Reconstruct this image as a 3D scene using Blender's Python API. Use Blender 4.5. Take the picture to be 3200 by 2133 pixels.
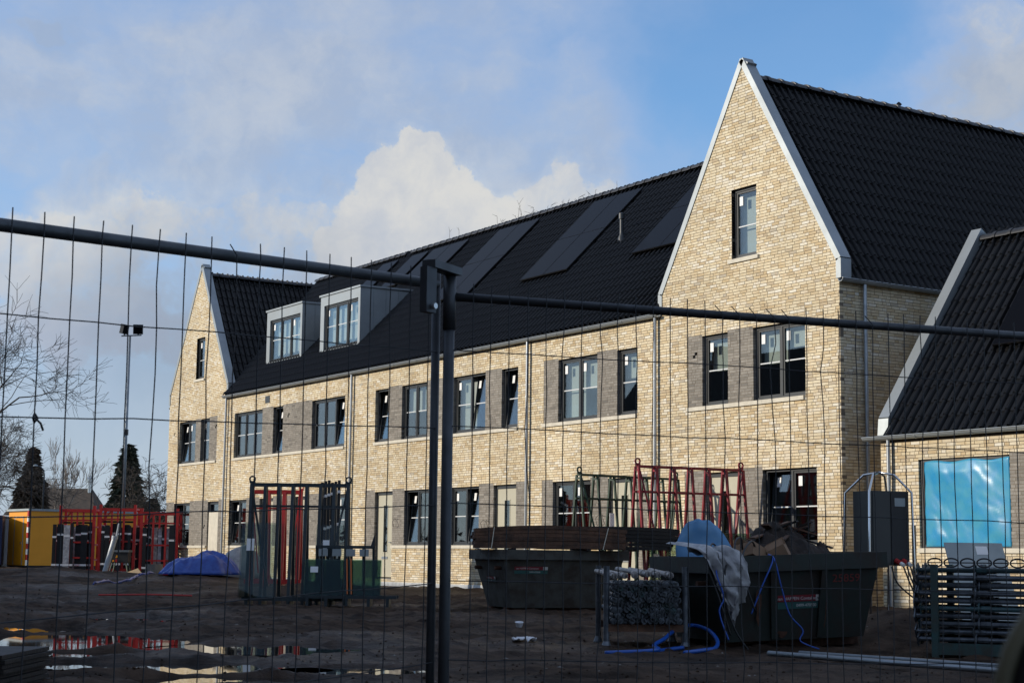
import bpy, math, random
from mathutils import Vector, Matrix, noise
for o in list(bpy.data.objects): bpy.data.objects.remove(o)
S = bpy.context.scene
COL = S.collection
R = math.radians
# ------------------------------------------------------------------ camera
# world axes: x along the house fronts (to the right), y into the houses, z up, eye level z = 0
CAMP = Vector((23.6074, -23.0909, 0.0))
fw = Vector((-0.83184841, 0.53942531, 0.13057012)).normalized()
cd = bpy.data.cameras.new('camera'); cam = bpy.data.objects.new('camera', cd); COL.objects.link(cam)
rt0 = fw.cross(Vector((0, 0, 1))).normalized(); up0 = rt0.cross(fw)
ROLL = 0.0109304
rt = rt0*math.cos(ROLL)+up0*math.sin(ROLL); up = -rt0*math.sin(ROLL)+up0*math.cos(ROLL)
cam.matrix_world = Matrix(((rt.x, up.x, -fw.x, CAMP.x), (rt.y, up.y, -fw.y, CAMP.y), (rt.z, up.z, -fw.z, CAMP.z), (0, 0, 0, 1)))
cd.sensor_width = 36; cd.lens = 57.691; cd.clip_end = 5000; cd.clip_start = 0.05
cd.dof.use_dof = True; cd.dof.focus_distance = 26; cd.dof.aperture_fstop = 20
S.camera = cam
# ------------------------------------------------------------------ light
SUN_EL = 18.0
sh = Vector((-0.447, -0.894, 0)).normalized()              # horizontal direction towards the sun
sd = sh*math.cos(R(SUN_EL))+Vector((0, 0, math.sin(R(SUN_EL))))
sl = bpy.data.lights.new('sun', 'SUN'); sl.energy = 3.9; sl.angle = R(0.53); sl.color = (1.0, 0.905, 0.765)
so = bpy.data.objects.new('sun', sl); COL.objects.link(so)
so.rotation_mode = 'QUATERNION'; so.rotation_quaternion = sd.to_track_quat('Z', 'Y'); so.location = sd*60
# ------------------------------------------------------------------ sky with clouds
W = bpy.data.worlds.new('World'); S.world = W; W.use_nodes = True
def build_sky():
    nt = W.node_tree; N = nt.nodes; L = nt.links; N.clear()
    def n(t, **k):
        x = N.new(t)
        for a, b in k.items(): setattr(x, a, b)
        return x
    def m(op, a, b=None, c=None, clamp=False):
        x = n('ShaderNodeMath', operation=op, use_clamp=clamp)
        for i, v in enumerate((a, b, c)):
            if v is None: continue
            if isinstance(v, (int, float)): x.inputs[i].default_value = v
            else: L.new(v, x.inputs[i])
        return x.outputs[0]
    def vm(op, a, b=None):
        x = n('ShaderNodeVectorMath', operation=op)
        for i, v in enumerate((a, b)):
            if v is None: continue
            if isinstance(v, (tuple, Vector)): x.inputs[i].default_value = v
            elif isinstance(v, (int, float)): x.inputs['Scale'].default_value = v
            else: L.new(v, x.inputs[i])
        return x.outputs['Value' if op in ('DISTANCE', 'DOT_PRODUCT') else 'Vector']
    def rng(v, a, b, lo=0.0, hi=1.0, mode='SMOOTHSTEP'):
        x = n('ShaderNodeMapRange', interpolation_type=mode)
        L.new(v, x.inputs[0])
        for i, q in zip((1, 2, 3, 4), (a, b, lo, hi)): x.inputs[i].default_value = q
        return x.outputs[0]
    def noi(vec, sc, det=6, rough=.55, col=False):
        x = n('ShaderNodeTexNoise'); x.inputs['Scale'].default_value = sc; x.inputs['Detail'].default_value = det
        x.inputs['Roughness'].default_value = rough; L.new(vec, x.inputs['Vector'])
        return x.outputs['Color' if col else 'Fac']
    def mixc(f, a, b):
        x = n('ShaderNodeMix', data_type='RGBA')
        if isinstance(f, float): x.inputs[0].default_value = f
        else: L.new(f, x.inputs[0])
        for i, v in ((6, a), (7, b)):
            if isinstance(v, tuple): x.inputs[i].default_value = v
            else: L.new(v, x.inputs[i])
        return x.outputs[2]
    tc = n('ShaderNodeTexCoord'); D = vm('NORMALIZE', tc.outputs['Generated'])
    sky = n('ShaderNodeTexSky', sky_type='NISHITA'); sky.sun_disc = False
    sky.sun_elevation = R(SUN_EL); sky.sun_rotation = math.atan2(sh.x, sh.y)
    sky.air_density = 1.0; sky.dust_density = 0.4; sky.ozone_density = 2.2
    el = n('ShaderNodeSeparateXYZ'); L.new(D, el.inputs[0]); z = el.outputs['Z']
    # warp of the direction gives the billows their edges
    w1 = vm('SCALE', vm('SUBTRACT', noi(D, 16, 4, .6, True), (.5, .5, .5)), .040)
    w2 = vm('SCALE', vm('SUBTRACT', noi(D, 70, 5, .62, True), (.5, .5, .5)), .020)
    w0 = vm('SCALE', vm('SUBTRACT', noi(D, 5, 6, .6, True), (.5, .5, .5)), .16)
    Dw = vm('ADD', vm('ADD', D, w1), w2)
    Ds = vm('ADD', vm('ADD', D, w0), w1)
    def blobs(lst, vec):
        out = None
        for (a, e, ri, ro, amp) in lst:
            v = rng(vm('DISTANCE', vec, adir(a, e)), R(ri), R(ro), amp, 0.0)
            out = v if out is None else m('MAXIMUM', out, v)
        return out
    cum = rng(m('ADD', blobs(CUMULUS, Dw), m('MULTIPLY_ADD', noi(D, 48, 6, .65), .6, -.30)), .06, .95); soft = blobs(SOFT, Ds); clear = blobs(CLEAR, Ds); grey = blobs(GREY, Ds)
    low = rng(z, .17, .02)                                           # cloud thickens towards the horizon
    fb = noi(vm('MULTIPLY', vm('ADD', D, vm('SCALE', w0, .5)), (1, 1, 2.2)), 4.2, 8, .6)
    veil = rng(m('ADD', fb, m('MULTIPLY', low, .26)), .28, .66, .34, .84)
    streak = noi(vm('MULTIPLY', Ds, (1, 1, 1.5)), 13, 7, .62)
    soft2 = m('MULTIPLY', soft, rng(streak, .28, .62, .62, 1))
    thinc = m('MULTIPLY', m('MAXIMUM', veil, soft2), m('SUBTRACT', 1, m('MULTIPLY', clear, .85)))
    den = m('MAXIMUM', thinc, cum, clamp=True)
    # cloud colour: sunlit tops, greyer bellies
    body = noi(vm('ADD', D, w1), 22, 6, .62)
    lit = m('ADD', m('MULTIPLY', cum, .50), rng(body, .30, .70, -.10, .55), clamp=True)
    
    lit = m('MULTIPLY', lit, rng(z, .115, .215, .30, 1))
    ccol = mixc(m('MULTIPLY', grey, .85), mixc(lit, (3.05, 3.5, 4.35, 1), (4.95, 4.95, 4.85, 1)), (2.15, 2.6, 3.35, 1))
    thin = mixc(rng(den, .45, .95), (3.1, 3.75, 5.15, 1), ccol)
    skyc = n('ShaderNodeMix', data_type='RGBA', blend_type='MULTIPLY'); skyc.inputs[0].default_value = 1
    L.new(sky.outputs[0], skyc.inputs[6]); skyc.inputs[7].default_value = (.84, 1.16, 1.42, 1)
    fin = mixc(den, skyc.outputs[2], thin)
    bg = n('ShaderNodeBackground'); bg.inputs['Strength'].default_value = 0.14; L.new(fin, bg.inputs[0])
    out = n('ShaderNodeOutputWorld'); L.new(bg.outputs[0], out.inputs[0])
# where the clouds stand: heading, height above the horizon, core and rim radius (degrees), cover
CUMULUS = [(-60.54, 13.63, 0.84, 1.52, 1.00), (-61.30, 12.79, 1.06, 1.82, 1.00), (-60.05, 12.52, 1.22, 1.98, 1.00), (-58.88, 11.78, 1.06, 1.98, 1.00), (-61.96, 11.41, 1.06, 1.90, 1.00), (-60.41, 10.85, 1.98, 2.89, 1.00), (-62.85, 10.33, 0.91, 1.82, 0.95), (-57.48, 11.20, 1.06, 2.13, 0.90), (-55.02, 12.88, 0.61, 1.44, 0.85), (-56.10, 12.27, 0.76, 1.67, 0.85), (-53.78, 12.28, 0.46, 1.44, 0.70), (-54.70, 11.67, 1.06, 2.13, 0.85), (-70.42, 11.95, 0.40, 1.40, 0.78), (-69.51, 11.11, 0.90, 2.20, 0.74), (-67.72, 11.20, 0.70, 2.00, 0.70), (-66.55, 12.00, 0.30, 1.50, 0.72), (-65.61, 10.99, 1.00, 2.50, 0.74), (-64.11, 11.65, 0.50, 1.80, 0.74), (-72.55, 10.64, 0.70, 2.10, 0.80), (-74.07, 9.67, 1.10, 2.70, 0.82), (-71.36, 9.83, 1.20, 3.00, 0.80)]
SOFT = [(-68.7, 8.7, 1.8, 4.2, 1.0), (-72.0, 8.0, 1.8, 4.2, 1.0), (-65.4, 8.4, 1.8, 4.2, 1.0), (-61.5, 8.9, 1.8, 4.0, 1.0), (-39.63, 15.78, 2.28, 6.38, 0.95), (-42.27, 14.07, 0.91, 3.95, 0.75), (-41.46, 17.33, 0.91, 4.56, 0.70), (-73.59, 17.28, 0.30, 1.37, 0.75), (-71.04, 9.26, 2.74, 6.99, 0.90), (-64.36, 9.83, 2.43, 6.38, 0.95), (-74.89, 14.66, 0.91, 7.90, 0.72), (-68.28, 13.99, 1.22, 7.90, 0.70), (-61.47, 16.96, 0.91, 6.99, 0.62), (-55.36, 16.47, 0.46, 3.80, 0.66), (-53.94, 14.83, 0.61, 3.95, 0.70), (-58.24, 9.98, 2.43, 5.47, 0.95), (-53.62, 10.92, 0.91, 4.56, 0.85), (-52.86, 18.08, 0.30, 3.04, 0.35)]
CLEAR = [(-48.22, 16.95, 1.82, 6.38, 1.00), (-45.91, 18.17, 1.52, 5.78, 1.00), (-51.15, 14.36, 0.61, 3.04, 0.60)]
GREY = [(-69.83, 8.13, 0.91, 5.02, 0.90), (-68.11, 9.39, 0.46, 3.34, 0.60), (-73.44, 17.22, 0.30, 1.37, 0.70), (-65.81, 7.68, 0.91, 4.56, 0.70), (-40.11, 13.95, 0.91, 4.56, 0.45), (-57.01, 10.30, 0.46, 2.43, 0.50), (-71.62, 5.99, 0.46, 3.04, 0.40)]
def adir(a, e): return (math.sin(R(a))*math.cos(R(e)), math.cos(R(a))*math.cos(R(e)), math.sin(R(e)))
build_sky()
W.cycles.sampling_method = 'MANUAL'; W.cycles.sample_map_resolution = 512
V = S.view_settings
S.display_settings.display_device = 'sRGB'; V.view_transform = 'Standard'; V.look = 'None'; V.exposure = 0.0; V.gamma = 1.0; V.use_curve_mapping = False
S.render.engine = 'CYCLES'; S.cycles.max_bounces = 8; S.cycles.transparent_max_bounces = 24; S.cycles.sample_clamp_indirect = 6
S.cycles.caustics_reflective = False; S.cycles.caustics_refractive = False
# ------------------------------------------------------------------ materials
def mat(name, col, rough=.6, metal=0.0, var=.0, vs=4.0, col2=None, bump=0.0, bs=30.0, spec=.5, isl=0.0, coat=0.0, det=4, thr=(.35, .65)):
    m = bpy.data.materials.new(name); m.use_nodes = True; nt = m.node_tree; N = nt.nodes; L = nt.links
    b = N['Principled BSDF']; b.inputs['Roughness'].default_value = rough; b.inputs['Metallic'].default_value = metal
    b.inputs['Specular IOR Level'].default_value = spec; b.inputs['Coat Weight'].default_value = coat
    c1 = (*col, 1); b.inputs['Base Color'].default_value = c1
    out = None
    tc = N.new('ShaderNodeTexCoord')
    if col2 is not None or var:
        nz = N.new('ShaderNodeTexNoise'); nz.inputs['Scale'].default_value = vs; nz.inputs['Detail'].default_value = det; nz.inputs['Roughness'].default_value = .6
        L.new(tc.outputs['Object'], nz.inputs['Vector'])
        mr = N.new('ShaderNodeMapRange'); L.new(nz.outputs['Fac'], mr.inputs[0]); mr.inputs[1].default_value = thr[0]; mr.inputs[2].default_value = thr[1]
        mx = N.new('ShaderNodeMix'); mx.data_type = 'RGBA'; L.new(mr.outputs[0], mx.inputs[0])
        c2 = col2 if col2 is not None else tuple(c*(1-var) for c in col)
        mx.inputs[6].default_value = c1; mx.inputs[7].default_value = (*c2, 1); out = mx.outputs[2]
        L.new(out, b.inputs['Base Color'])
        rr = N.new('ShaderNodeMapRange'); L.new(nz.outputs['Fac'], rr.inputs[0]); rr.inputs[3].default_value = max(.02, rough-.1); rr.inputs[4].default_value = min(1, rough+.12)
        L.new(rr.outputs[0], b.inputs['Roughness'])
    if isl:
        g = N.new('ShaderNodeNewGeometry'); oi = N.new('ShaderNodeObjectInfo'); ad = N.new('ShaderNodeMath'); ad.operation = 'ADD'
        L.new(g.outputs['Random Per Island'], ad.inputs[0]); L.new(oi.outputs['Random'], ad.inputs[1])
        fr = N.new('ShaderNodeMath'); fr.operation = 'FRACT'; L.new(ad.outputs[0], fr.inputs[0])
        hv = N.new('ShaderNodeMapRange'); L.new(fr.outputs[0], hv.inputs[0]); hv.inputs[3].default_value = 1-isl; hv.inputs[4].default_value = 1+isl
        mu = N.new('ShaderNodeMix'); mu.data_type = 'RGBA'; mu.blend_type = 'MULTIPLY'; mu.inputs[0].default_value = 1
        if out is not None: L.new(out, mu.inputs[6])
        else: mu.inputs[6].default_value = c1
        L.new(hv.outputs[0], mu.inputs[7]); L.new(mu.outputs[2], b.inputs['Base Color'])
    if bump:
        n2 = N.new('ShaderNodeTexNoise'); n2.inputs['Scale'].default_value = bs; n2.inputs['Detail'].default_value = 6; L.new(tc.outputs['Object'], n2.inputs['Vector'])
        bp = N.new('ShaderNodeBump'); bp.inputs['Strength'].default_value = bump; bp.inputs['Distance'].default_value = .02
        L.new(n2.outputs['Fac'], bp.inputs['Height']); L.new(bp.outputs[0], b.inputs['Normal'])
    return m
def brickmat(name, stops, spot, spotamt):
    m = bpy.data.materials.new(name); m.use_nodes = True; nt = m.node_tree; N = nt.nodes; L = nt.links
    b = N['Principled BSDF']; b.inputs['Roughness'].default_value = .85; b.inputs['Specular IOR Level'].default_value = .25
    g = N.new('ShaderNodeNewGeometry'); oi = N.new('ShaderNodeObjectInfo'); ad = N.new('ShaderNodeMath'); ad.operation = 'ADD'
    L.new(g.outputs['Random Per Island'], ad.inputs[0]); L.new(oi.outputs['Random'], ad.inputs[1])
    fr = N.new('ShaderNodeMath'); fr.operation = 'FRACT'; L.new(ad.outputs[0], fr.inputs[0])
    cr = N.new('ShaderNodeValToRGB'); cr.color_ramp.interpolation = 'LINEAR'; L.new(fr.outputs[0], cr.inputs[0])
    e = cr.color_ramp.elements
    while len(e) < len(stops): e.new(.5)
    for k, (p, c) in enumerate(stops): e[k].position = p; e[k].color = (*c, 1)
    geo = N.new('ShaderNodeNewGeometry')
    nz = N.new('ShaderNodeTexNoise'); nz.inputs['Scale'].default_value = 9; nz.inputs['Detail'].default_value = 5; nz.inputs['Roughness'].default_value = .7; L.new(geo.outputs['Position'], nz.inputs['Vector'])
    mr = N.new('ShaderNodeMapRange'); mr.inputs[1].default_value = .48; mr.inputs[2].default_value = .72; mr.inputs[4].default_value = spotamt; L.new(nz.outputs['Fac'], mr.inputs[0])
    mx = N.new('ShaderNodeMix'); mx.data_type = 'RGBA'; L.new(mr.outputs[0], mx.inputs[0]); L.new(cr.outputs[0], mx.inputs[6]); mx.inputs[7].default_value = (*spot, 1)
    n3 = N.new('ShaderNodeTexNoise'); n3.inputs['Scale'].default_value = .55; n3.inputs['Detail'].default_value = 3; L.new(geo.outputs['Position'], n3.inputs['Vector'])
    m3 = N.new('ShaderNodeMapRange'); m3.inputs[1].default_value = .3; m3.inputs[2].default_value = .7; m3.inputs[3].default_value = .84; m3.inputs[4].default_value = 1.1; L.new(n3.outputs['Fac'], m3.inputs[0])
    mu = N.new('ShaderNodeMix'); mu.data_type = 'RGBA'; mu.blend_type = 'MULTIPLY'; mu.inputs[0].default_value = 1; L.new(mx.outputs[2], mu.inputs[6]); L.new(m3.outputs[0], mu.inputs[7])
    L.new(mu.outputs[2], b.inputs['Base Color'])
    n2 = N.new('ShaderNodeTexNoise'); n2.inputs['Scale'].default_value = 45; n2.inputs['Detail'].default_value = 4; L.new(geo.outputs['Position'], n2.inputs['Vector'])
    bp = N.new('ShaderNodeBump'); bp.inputs['Strength'].default_value = .35; bp.inputs['Distance'].default_value = .01; L.new(n2.outputs['Fac'], bp.inputs['Height']); L.new(bp.outputs[0], b.inputs['Normal'])
    return m
def glassmat(name, tint, refl0, rough=.02, add=1.6, waves=.0):
    m = bpy.data.materials.new(name); m.use_nodes = True; nt = m.node_tree; N = nt.nodes; L = nt.links; N.clear()
    o = N.new('ShaderNodeOutputMaterial'); t = N.new('ShaderNodeBsdfTransparent'); t.inputs[0].default_value = (*tint, 1)
    g = N.new('ShaderNodeBsdfGlossy'); g.inputs['Roughness'].default_value = rough; g.inputs[0].default_value = (.92, .96, 1, 1)
    lw = N.new('ShaderNodeFresnel'); gb = N.new('ShaderNodeNewGeometry'); io = N.new('ShaderNodeMapRange'); L.new(gb.outputs['Backfacing'], io.inputs[0]); io.inputs[3].default_value = 1.5; io.inputs[4].default_value = 1/1.5; L.new(io.outputs[0], lw.inputs[0])
    mr = N.new('ShaderNodeMath'); mr.operation = 'MULTIPLY_ADD'; L.new(lw.outputs[0], mr.inputs[0]); mr.inputs[1].default_value = add; mr.inputs[2].default_value = refl0; mr.use_clamp = True
    mx = N.new('ShaderNodeMixShader'); L.new(mr.outputs[0], mx.inputs[0]); L.new(t.outputs[0], mx.inputs[1]); L.new(g.outputs[0], mx.inputs[2])
    if waves:
        geo = N.new('ShaderNodeNewGeometry'); nz = N.new('ShaderNodeTexNoise'); nz.inputs['Scale'].default_value = 1.3; nz.inputs['Detail'].default_value = 1; L.new(geo.outputs['Position'], nz.inputs['Vector'])
        bp = N.new('ShaderNodeBump'); bp.inputs['Strength'].default_value = waves; bp.inputs['Distance'].default_value = .05; L.new(nz.outputs['Fac'], bp.inputs['Height']); L.new(bp.outputs[0], g.inputs['Normal'])
    L.new(mx.outputs[0], o.inputs[0]); return m
MB_ = brickmat('buff_brick', [(0, (.58, .45, .27)), (.16, (.68, .57, .38)), (.34, (.74, .65, .47)), (.55, (.64, .52, .34)), (.7, (.79, .74, .62)), (.82, (.71, .61, .42)), (.92, (.53, .41, .25)), (1, (.50, .45, .36))], (.52, .36, .18), .62)
MG_ = brickmat('grey_brick', [(0, (.20, .185, .16)), (.3, (.30, .275, .24)), (.6, (.255, .235, .205)), (.85, (.34, .315, .275)), (1, (.16, .15, .135))], (.145, .135, .12), .65)
M = dict(
 mortar=mat('mortar', (.20, .165, .125), .95, var=.3, vs=3), mortar_grey=mat('mortar_grey', (.22, .20, .18), .95),
 tile=mat('black_roof_tile', (.0085, .0085, .009), .28, var=.3, vs=3, isl=.18, bump=.03, bs=40, spec=.26), slab=mat('roof_underlay', (.02, .02, .02), .9),
 ridge=mat('ridge_tile', (.03, .03, .032), .42, isl=.3, var=.4, vs=6),
 zinc=mat('zinc_sheet', (.33, .36, .375), .45, .5, var=.16, vs=1.6, bump=.03, bs=8), zincd=mat('zinc_pipe', (.42, .45, .48), .36, .75, var=.25, vs=5),
 frame=mat('anthracite_frame', (.028, .033, .038), .42, var=.2, vs=3), bar=mat('glazing_bar', (.62, .64, .64), .5), sticker=mat('paper_sticker', (.85, .85, .84), .7),
 door=mat('beige_door', (.50, .47, .36), .42, var=.06, vs=2), sill=mat('pale_sill', (.66, .61, .50), .75, var=.15, vs=6, bump=.1), blind_or_reflection=mat('grey_blind_or_reflection', (.55, .55, .54), .8), white=mat('white_paint', (.78, .77, .73), .5),
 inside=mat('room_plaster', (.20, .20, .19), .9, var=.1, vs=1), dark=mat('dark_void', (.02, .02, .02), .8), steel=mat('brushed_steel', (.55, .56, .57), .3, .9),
 glass=glassmat('window_glass', (.86, .90, .88), .05, .012, 1.3), pv=mat('solar_cell', (.0035, .004, .006), .28, spec=.03), pvf=mat('solar_frame', (.006, .006, .007), .4, spec=.2),
 foil=mat('plinth_foil', (.66, .68, .68), .3, var=.3, vs=6, bump=.6, bs=7), rubber=mat('black_rubber', (.015, .015, .016), .55))
# ------------------------------------------------------------------ mesh builders
class B:
    def __init__(s): s.v = []; s.f = []; s.mi = []
    def add(s, vs, fs, mi=0):
        o = len(s.v); s.v += [tuple(v) for v in vs]; s.f += [tuple(i+o for i in f) for f in fs]; s.mi += [mi]*len(fs); return s
    def box(s, x0, x1, y0, y1, z0, z1, mi=0, T=None):
        vs = [(x, y, z) for z in (z0, z1) for y in (y0, y1) for x in (x0, x1)]
        if T is not None: vs = [T @ Vector(v) for v in vs]
        return s.add(vs, [(0, 2, 3, 1), (4, 5, 7, 6), (0, 1, 5, 4), (2, 6, 7, 3), (0, 4, 6, 2), (1, 3, 7, 5)], mi)
    def bar(s, a, b, w, h=None, mi=0, upv=(0, 0, 1)):
        a = Vector(a); b = Vector(b); d = (b-a); l = d.length; d.normalize(); u = Vector(upv)
        if abs(d.dot(u)) > .98: u = Vector((0, 1, 0))
        r = d.cross(u).normalized(); u = r.cross(d); h = h or w
        T = Matrix(((r.x, d.x, u.x, a.x), (r.y, d.y, u.y, a.y), (r.z, d.z, u.z, a.z), (0, 0, 0, 1)))
        return s.box(-w/2, w/2, 0, l, -h/2, h/2, mi, T)
    def tube(s, pts, r, n=8, cap=True, mi=0):
        P = [Vector(p) for p in pts]; rr = r if isinstance(r, (list, tuple)) else [r]*len(P); vs = []; fs = []
        prev = None
        for i, p in enumerate(P):
            t = (P[min(i+1, len(P)-1)]-P[max(i-1, 0)]); t = t.normalized() if t.length > 1e-9 else Vector((0, 0, 1))
            if prev is None:
                a = Vector((0, 0, 1)) if abs(t.z) < .9 else Vector((1, 0, 0)); e = t.cross(a).normalized()
            else:
                e = prev-t*prev.dot(t); e = e.normalized() if e.length > 1e-6 else t.orthogonal().normalized()
            prev = e; g = t.cross(e)
            for k in range(n):
                q = 2*math.pi*k/n; vs.append(p+(e*math.cos(q)+g*math.sin(q))*rr[i])
        for i in range(len(P)-1):
            for k in range(n): fs.append((i*n+k, i*n+(k+1) % n, (i+1)*n+(k+1) % n, (i+1)*n+k))
        if cap: fs += [tuple(range(n-1, -1, -1)), tuple((len(P)-1)*n+k for k in range(n))]
        return s.add(vs, fs, mi)
    def prism(s, poly, a, mi=0):
        # poly: 3d points of one face; a: extrusion vector
        n = len(poly); a = Vector(a); vs = [Vector(p) for p in poly]; vs += [v+a for v in vs]
        return s.add(vs, [tuple(range(n-1, -1, -1)), tuple(range(n, 2*n))]+[(i, (i+1) % n, (i+1) % n+n, i+n) for i in range(n)], mi)
    def lathe(s, prof, c=(0, 0, 0), n=16, mi=0):
        vs = []; fs = []
        for (r, z) in prof:
            for k in range(n): q = 2*math.pi*k/n; vs.append((c[0]+r*math.cos(q), c[1]+r*math.sin(q), c[2]+z))
        for i in range(len(prof)-1):
            for k in range(n): fs.append((i*n+k, i*n+(k+1) % n, (i+1)*n+(k+1) % n, (i+1)*n+k))
        fs += [tuple(range(n-1, -1, -1)), tuple((len(prof)-1)*n+k for k in range(n))]
        return s.add(vs, fs, mi)
    def mesh(s, name, mats, smooth=False):
        me = bpy.data.meshes.new(name); me.from_pydata(s.v, [], s.f)
        for mm in (mats if isinstance(mats, (list, tuple)) else [mats]): me.materials.append(mm)
        if any(s.mi): me.polygons.foreach_set('material_index', s.mi)
        if smooth: me.polygons.foreach_set('use_smooth', [True]*len(s.f))
        me.update(); return me
    def obj(s, name, mats, parent=None, smooth=False, **k): return link(name, s.mesh(name, mats, smooth), parent, **k)
def link(name, me, parent=None, label=None, cat=None, group=None, kind=None, loc=None, mw=None):
    o = bpy.data.objects.new(name, me); COL.objects.link(o)
    if parent is not None: o.parent = parent
    if loc is not None: o.location = loc
    if mw is not None: o.matrix_local = mw
    for a, b in (('label', label), ('category', cat), ('group', group), ('kind', kind)):
        if b: o[a] = b
    return o
def thing(name, label, cat, loc=(0, 0, 0), rz=0.0, group=None):
    o = link(name, None, None, label, cat, group); o.location = loc; o.rotation_euler = (0, 0, rz); o.empty_display_size = .2; return o
def smooth_by_angle(me, ang=40):
    me.polygons.foreach_set('use_smooth', [True]*len(me.polygons)); me.set_sharp_from_angle(angle=R(ang))
rnd = random.Random(7)
def camdist(p): return (Vector(p)-CAMP).length
# ------------------------------------------------------------------ houses
def clip(poly, hp):
    for a, b, c in hp:
        out = []; n = len(poly)
        for i in range(n):
            p = poly[i]; q = poly[(i+1) % n]; dp = a*p[0]+b*p[1]-c; dq = a*q[0]+b*q[1]-c
            if dp <= 0: out.append(p)
            if (dp < 0 < dq) or (dq < 0 < dp):
                t = dp/(dp-dq); out.append((p[0]+(q[0]-p[0])*t, p[1]+(q[1]-p[1])*t))
        poly = out
        if len(poly) < 3: return []
    return poly
def cut(rects, ops):
    for (a0, a1, b0, b1) in ops:
        new = []
        for (u0, u1, z0, z1) in rects:
            if u1 <= a0 or u0 >= a1 or z1 <= b0 or z0 >= b1: new.append((u0, u1, z0, z1)); continue
            if u0 < a0: new.append((u0, a0, z0, z1))
            if u1 > a1: new.append((a1, u1, z0, z1))
            m0, m1 = max(u0, a0), min(u1, a1)
            if z0 < b0: new.append((m0, m1, z0, b0))
            if z1 > b1: new.append((m0, m1, b1, z1))
        rects = new
    return rects
CP, JN = .0625, .011
BRICK_CACHE = {}
def full_brick(l, mt, d=.1):
    k = (l, mt.name)
    if k not in BRICK_CACHE:
        h = CP-JN; b = B().box(0, l, 0, d, 0, h); BRICK_CACHE[k] = b.mesh('brick', mt)
    return BRICK_CACHE[k]
def brick_wall(parent, O, U, Nn, u0, u1, z0, z1, hp=(), ops=(), grey=(), seed=1, nind=300, focus=None, mortar=True, ztop=None):
    """running brickwork in the plane O + U*u + z, outward normal Nn; hp: half planes a*u+b*z<=c; ops and grey: (u0,u1,z0,z1)"""
    rn = random.Random(seed); O = Vector(O); U = Vector(U); Nn = Vector(Nn); Zv = Vector((0, 0, 1))
    cand = []; cut_ = {0: B(), 1: B()}
    z = z0; row = 0
    while z < z1-.02:
        h = CP-JN; u = u0-rn.random()*.15 if row % 2 else u0
        first = True
        while u < u1:
            l = .21 if rn.random() < .72 else .100
            if first and row % 2: l = .100
            first = False
            a, b_ = max(u, u0), min(u+l, u1)
            if b_-a > .02:
                rs = cut([(a, b_, z, z+h)], ops) if ops else [(a, b_, z, z+h)]
                for r in rs:
                    if r[1]-r[0] < .012 or r[3]-r[2] < .012: continue
                    parts = [r]; gs = [0]
                    for g in grey:
                        if g[2]-.03 <= (r[2]+r[3])/2 <= g[3]+.03 and r[1] > g[0] and r[0] < g[1]:
                            pp = []; gg = []
                            for q, gq in zip(parts, gs):
                                if gq or q[1] <= g[0] or q[0] >= g[1]: pp.append(q); gg.append(gq); continue
                                if q[0] < g[0]-.015: pp.append((q[0], g[0]-.008, q[2], q[3])); gg.append(0)
                                if q[1] > g[1]+.015: pp.append((g[1]+.008, q[1], q[2], q[3])); gg.append(0)
                                m0, m1 = max(q[0], g[0]), min(q[1], g[1])
                                if m1-m0 > .012: pp.append((m0, m1, q[2], q[3])); gg.append(1)
                            parts, gs = pp, gg
                    for q, g in zip(parts, gs):
                        poly = [(q[0], q[2]), (q[1], q[2]), (q[1], q[3]), (q[0], q[3])]
                        whole = True
                        if hp:
                            p2 = clip(poly, hp)
                            if not p2: continue
                            whole = all(p in p2 for p in poly) and len(p2) == 4; poly = p2
                        out = rn.uniform(-.0015, .0018)-(.006 if g else 0)
                        if whole and abs(q[1]-q[0]-.21) < .001 and abs(q[3]-q[2]-h) < .001: cand.append((q[0], q[2], g, out))
                        else:
                            P = [O+U*p[0]+Zv*p[1]+Nn*out for p in poly]; n = len(P); Q = [p-Nn*(.1+out) for p in P]
                            cut_[g].add(P+Q, [tuple(range(n))]+[(i+n, (i+1) % n+n, (i+1) % n, i) for i in range(n)], 0)
            u += l+JN
        z += CP; row += 1
    fx = focus or (lambda p: camdist(p))
    cand.sort(key=lambda c: fx(O+U*c[0]+Zv*c[1]))
    me = [full_brick(.21, MB_), full_brick(.21, MG_)]
    for k, (cu, cz, g, out) in enumerate(cand):
        p = O+U*cu+Zv*cz+Nn*out
        if k < nind:
            mw = Matrix(((U.x, -Nn.x, 0, p.x), (U.y, -Nn.y, 0, p.y), (0, 0, 1, p.z), (0, 0, 0, 1)))
            link('brick', me[g], parent, mw=mw)
        else:
            h = CP-JN; P = [p, p+U*.21, p+U*.21+Zv*h, p+Zv*h]; Q = [x-Nn*(.1+out) for x in P]
            cut_[g].add(P+Q, [(0, 1, 2, 3), (4, 5, 1, 0), (5, 6, 2, 1), (6, 7, 3, 2), (7, 4, 0, 3)], 0)
    if cut_[0].f: cut_[0].obj('brickwork', MB_, parent, kind='stuff')
    if cut_[1].f: cut_[1].obj('grey_brickwork', MG_, parent, kind='stuff')
def wall_core(parent, x0, x1, z0, z1, ops, name='wall', th=.11):
    b = B()
    for r in cut([(x0+.005, x1-.005, z0, z1)], [(a-.006, c+.006, d-.006, e+.006) for a, c, d, e in ops]): b.box(r[0], r[1], .008, th, r[2], r[3])
    return b.obj(name, M['mortar'], parent)
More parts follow.
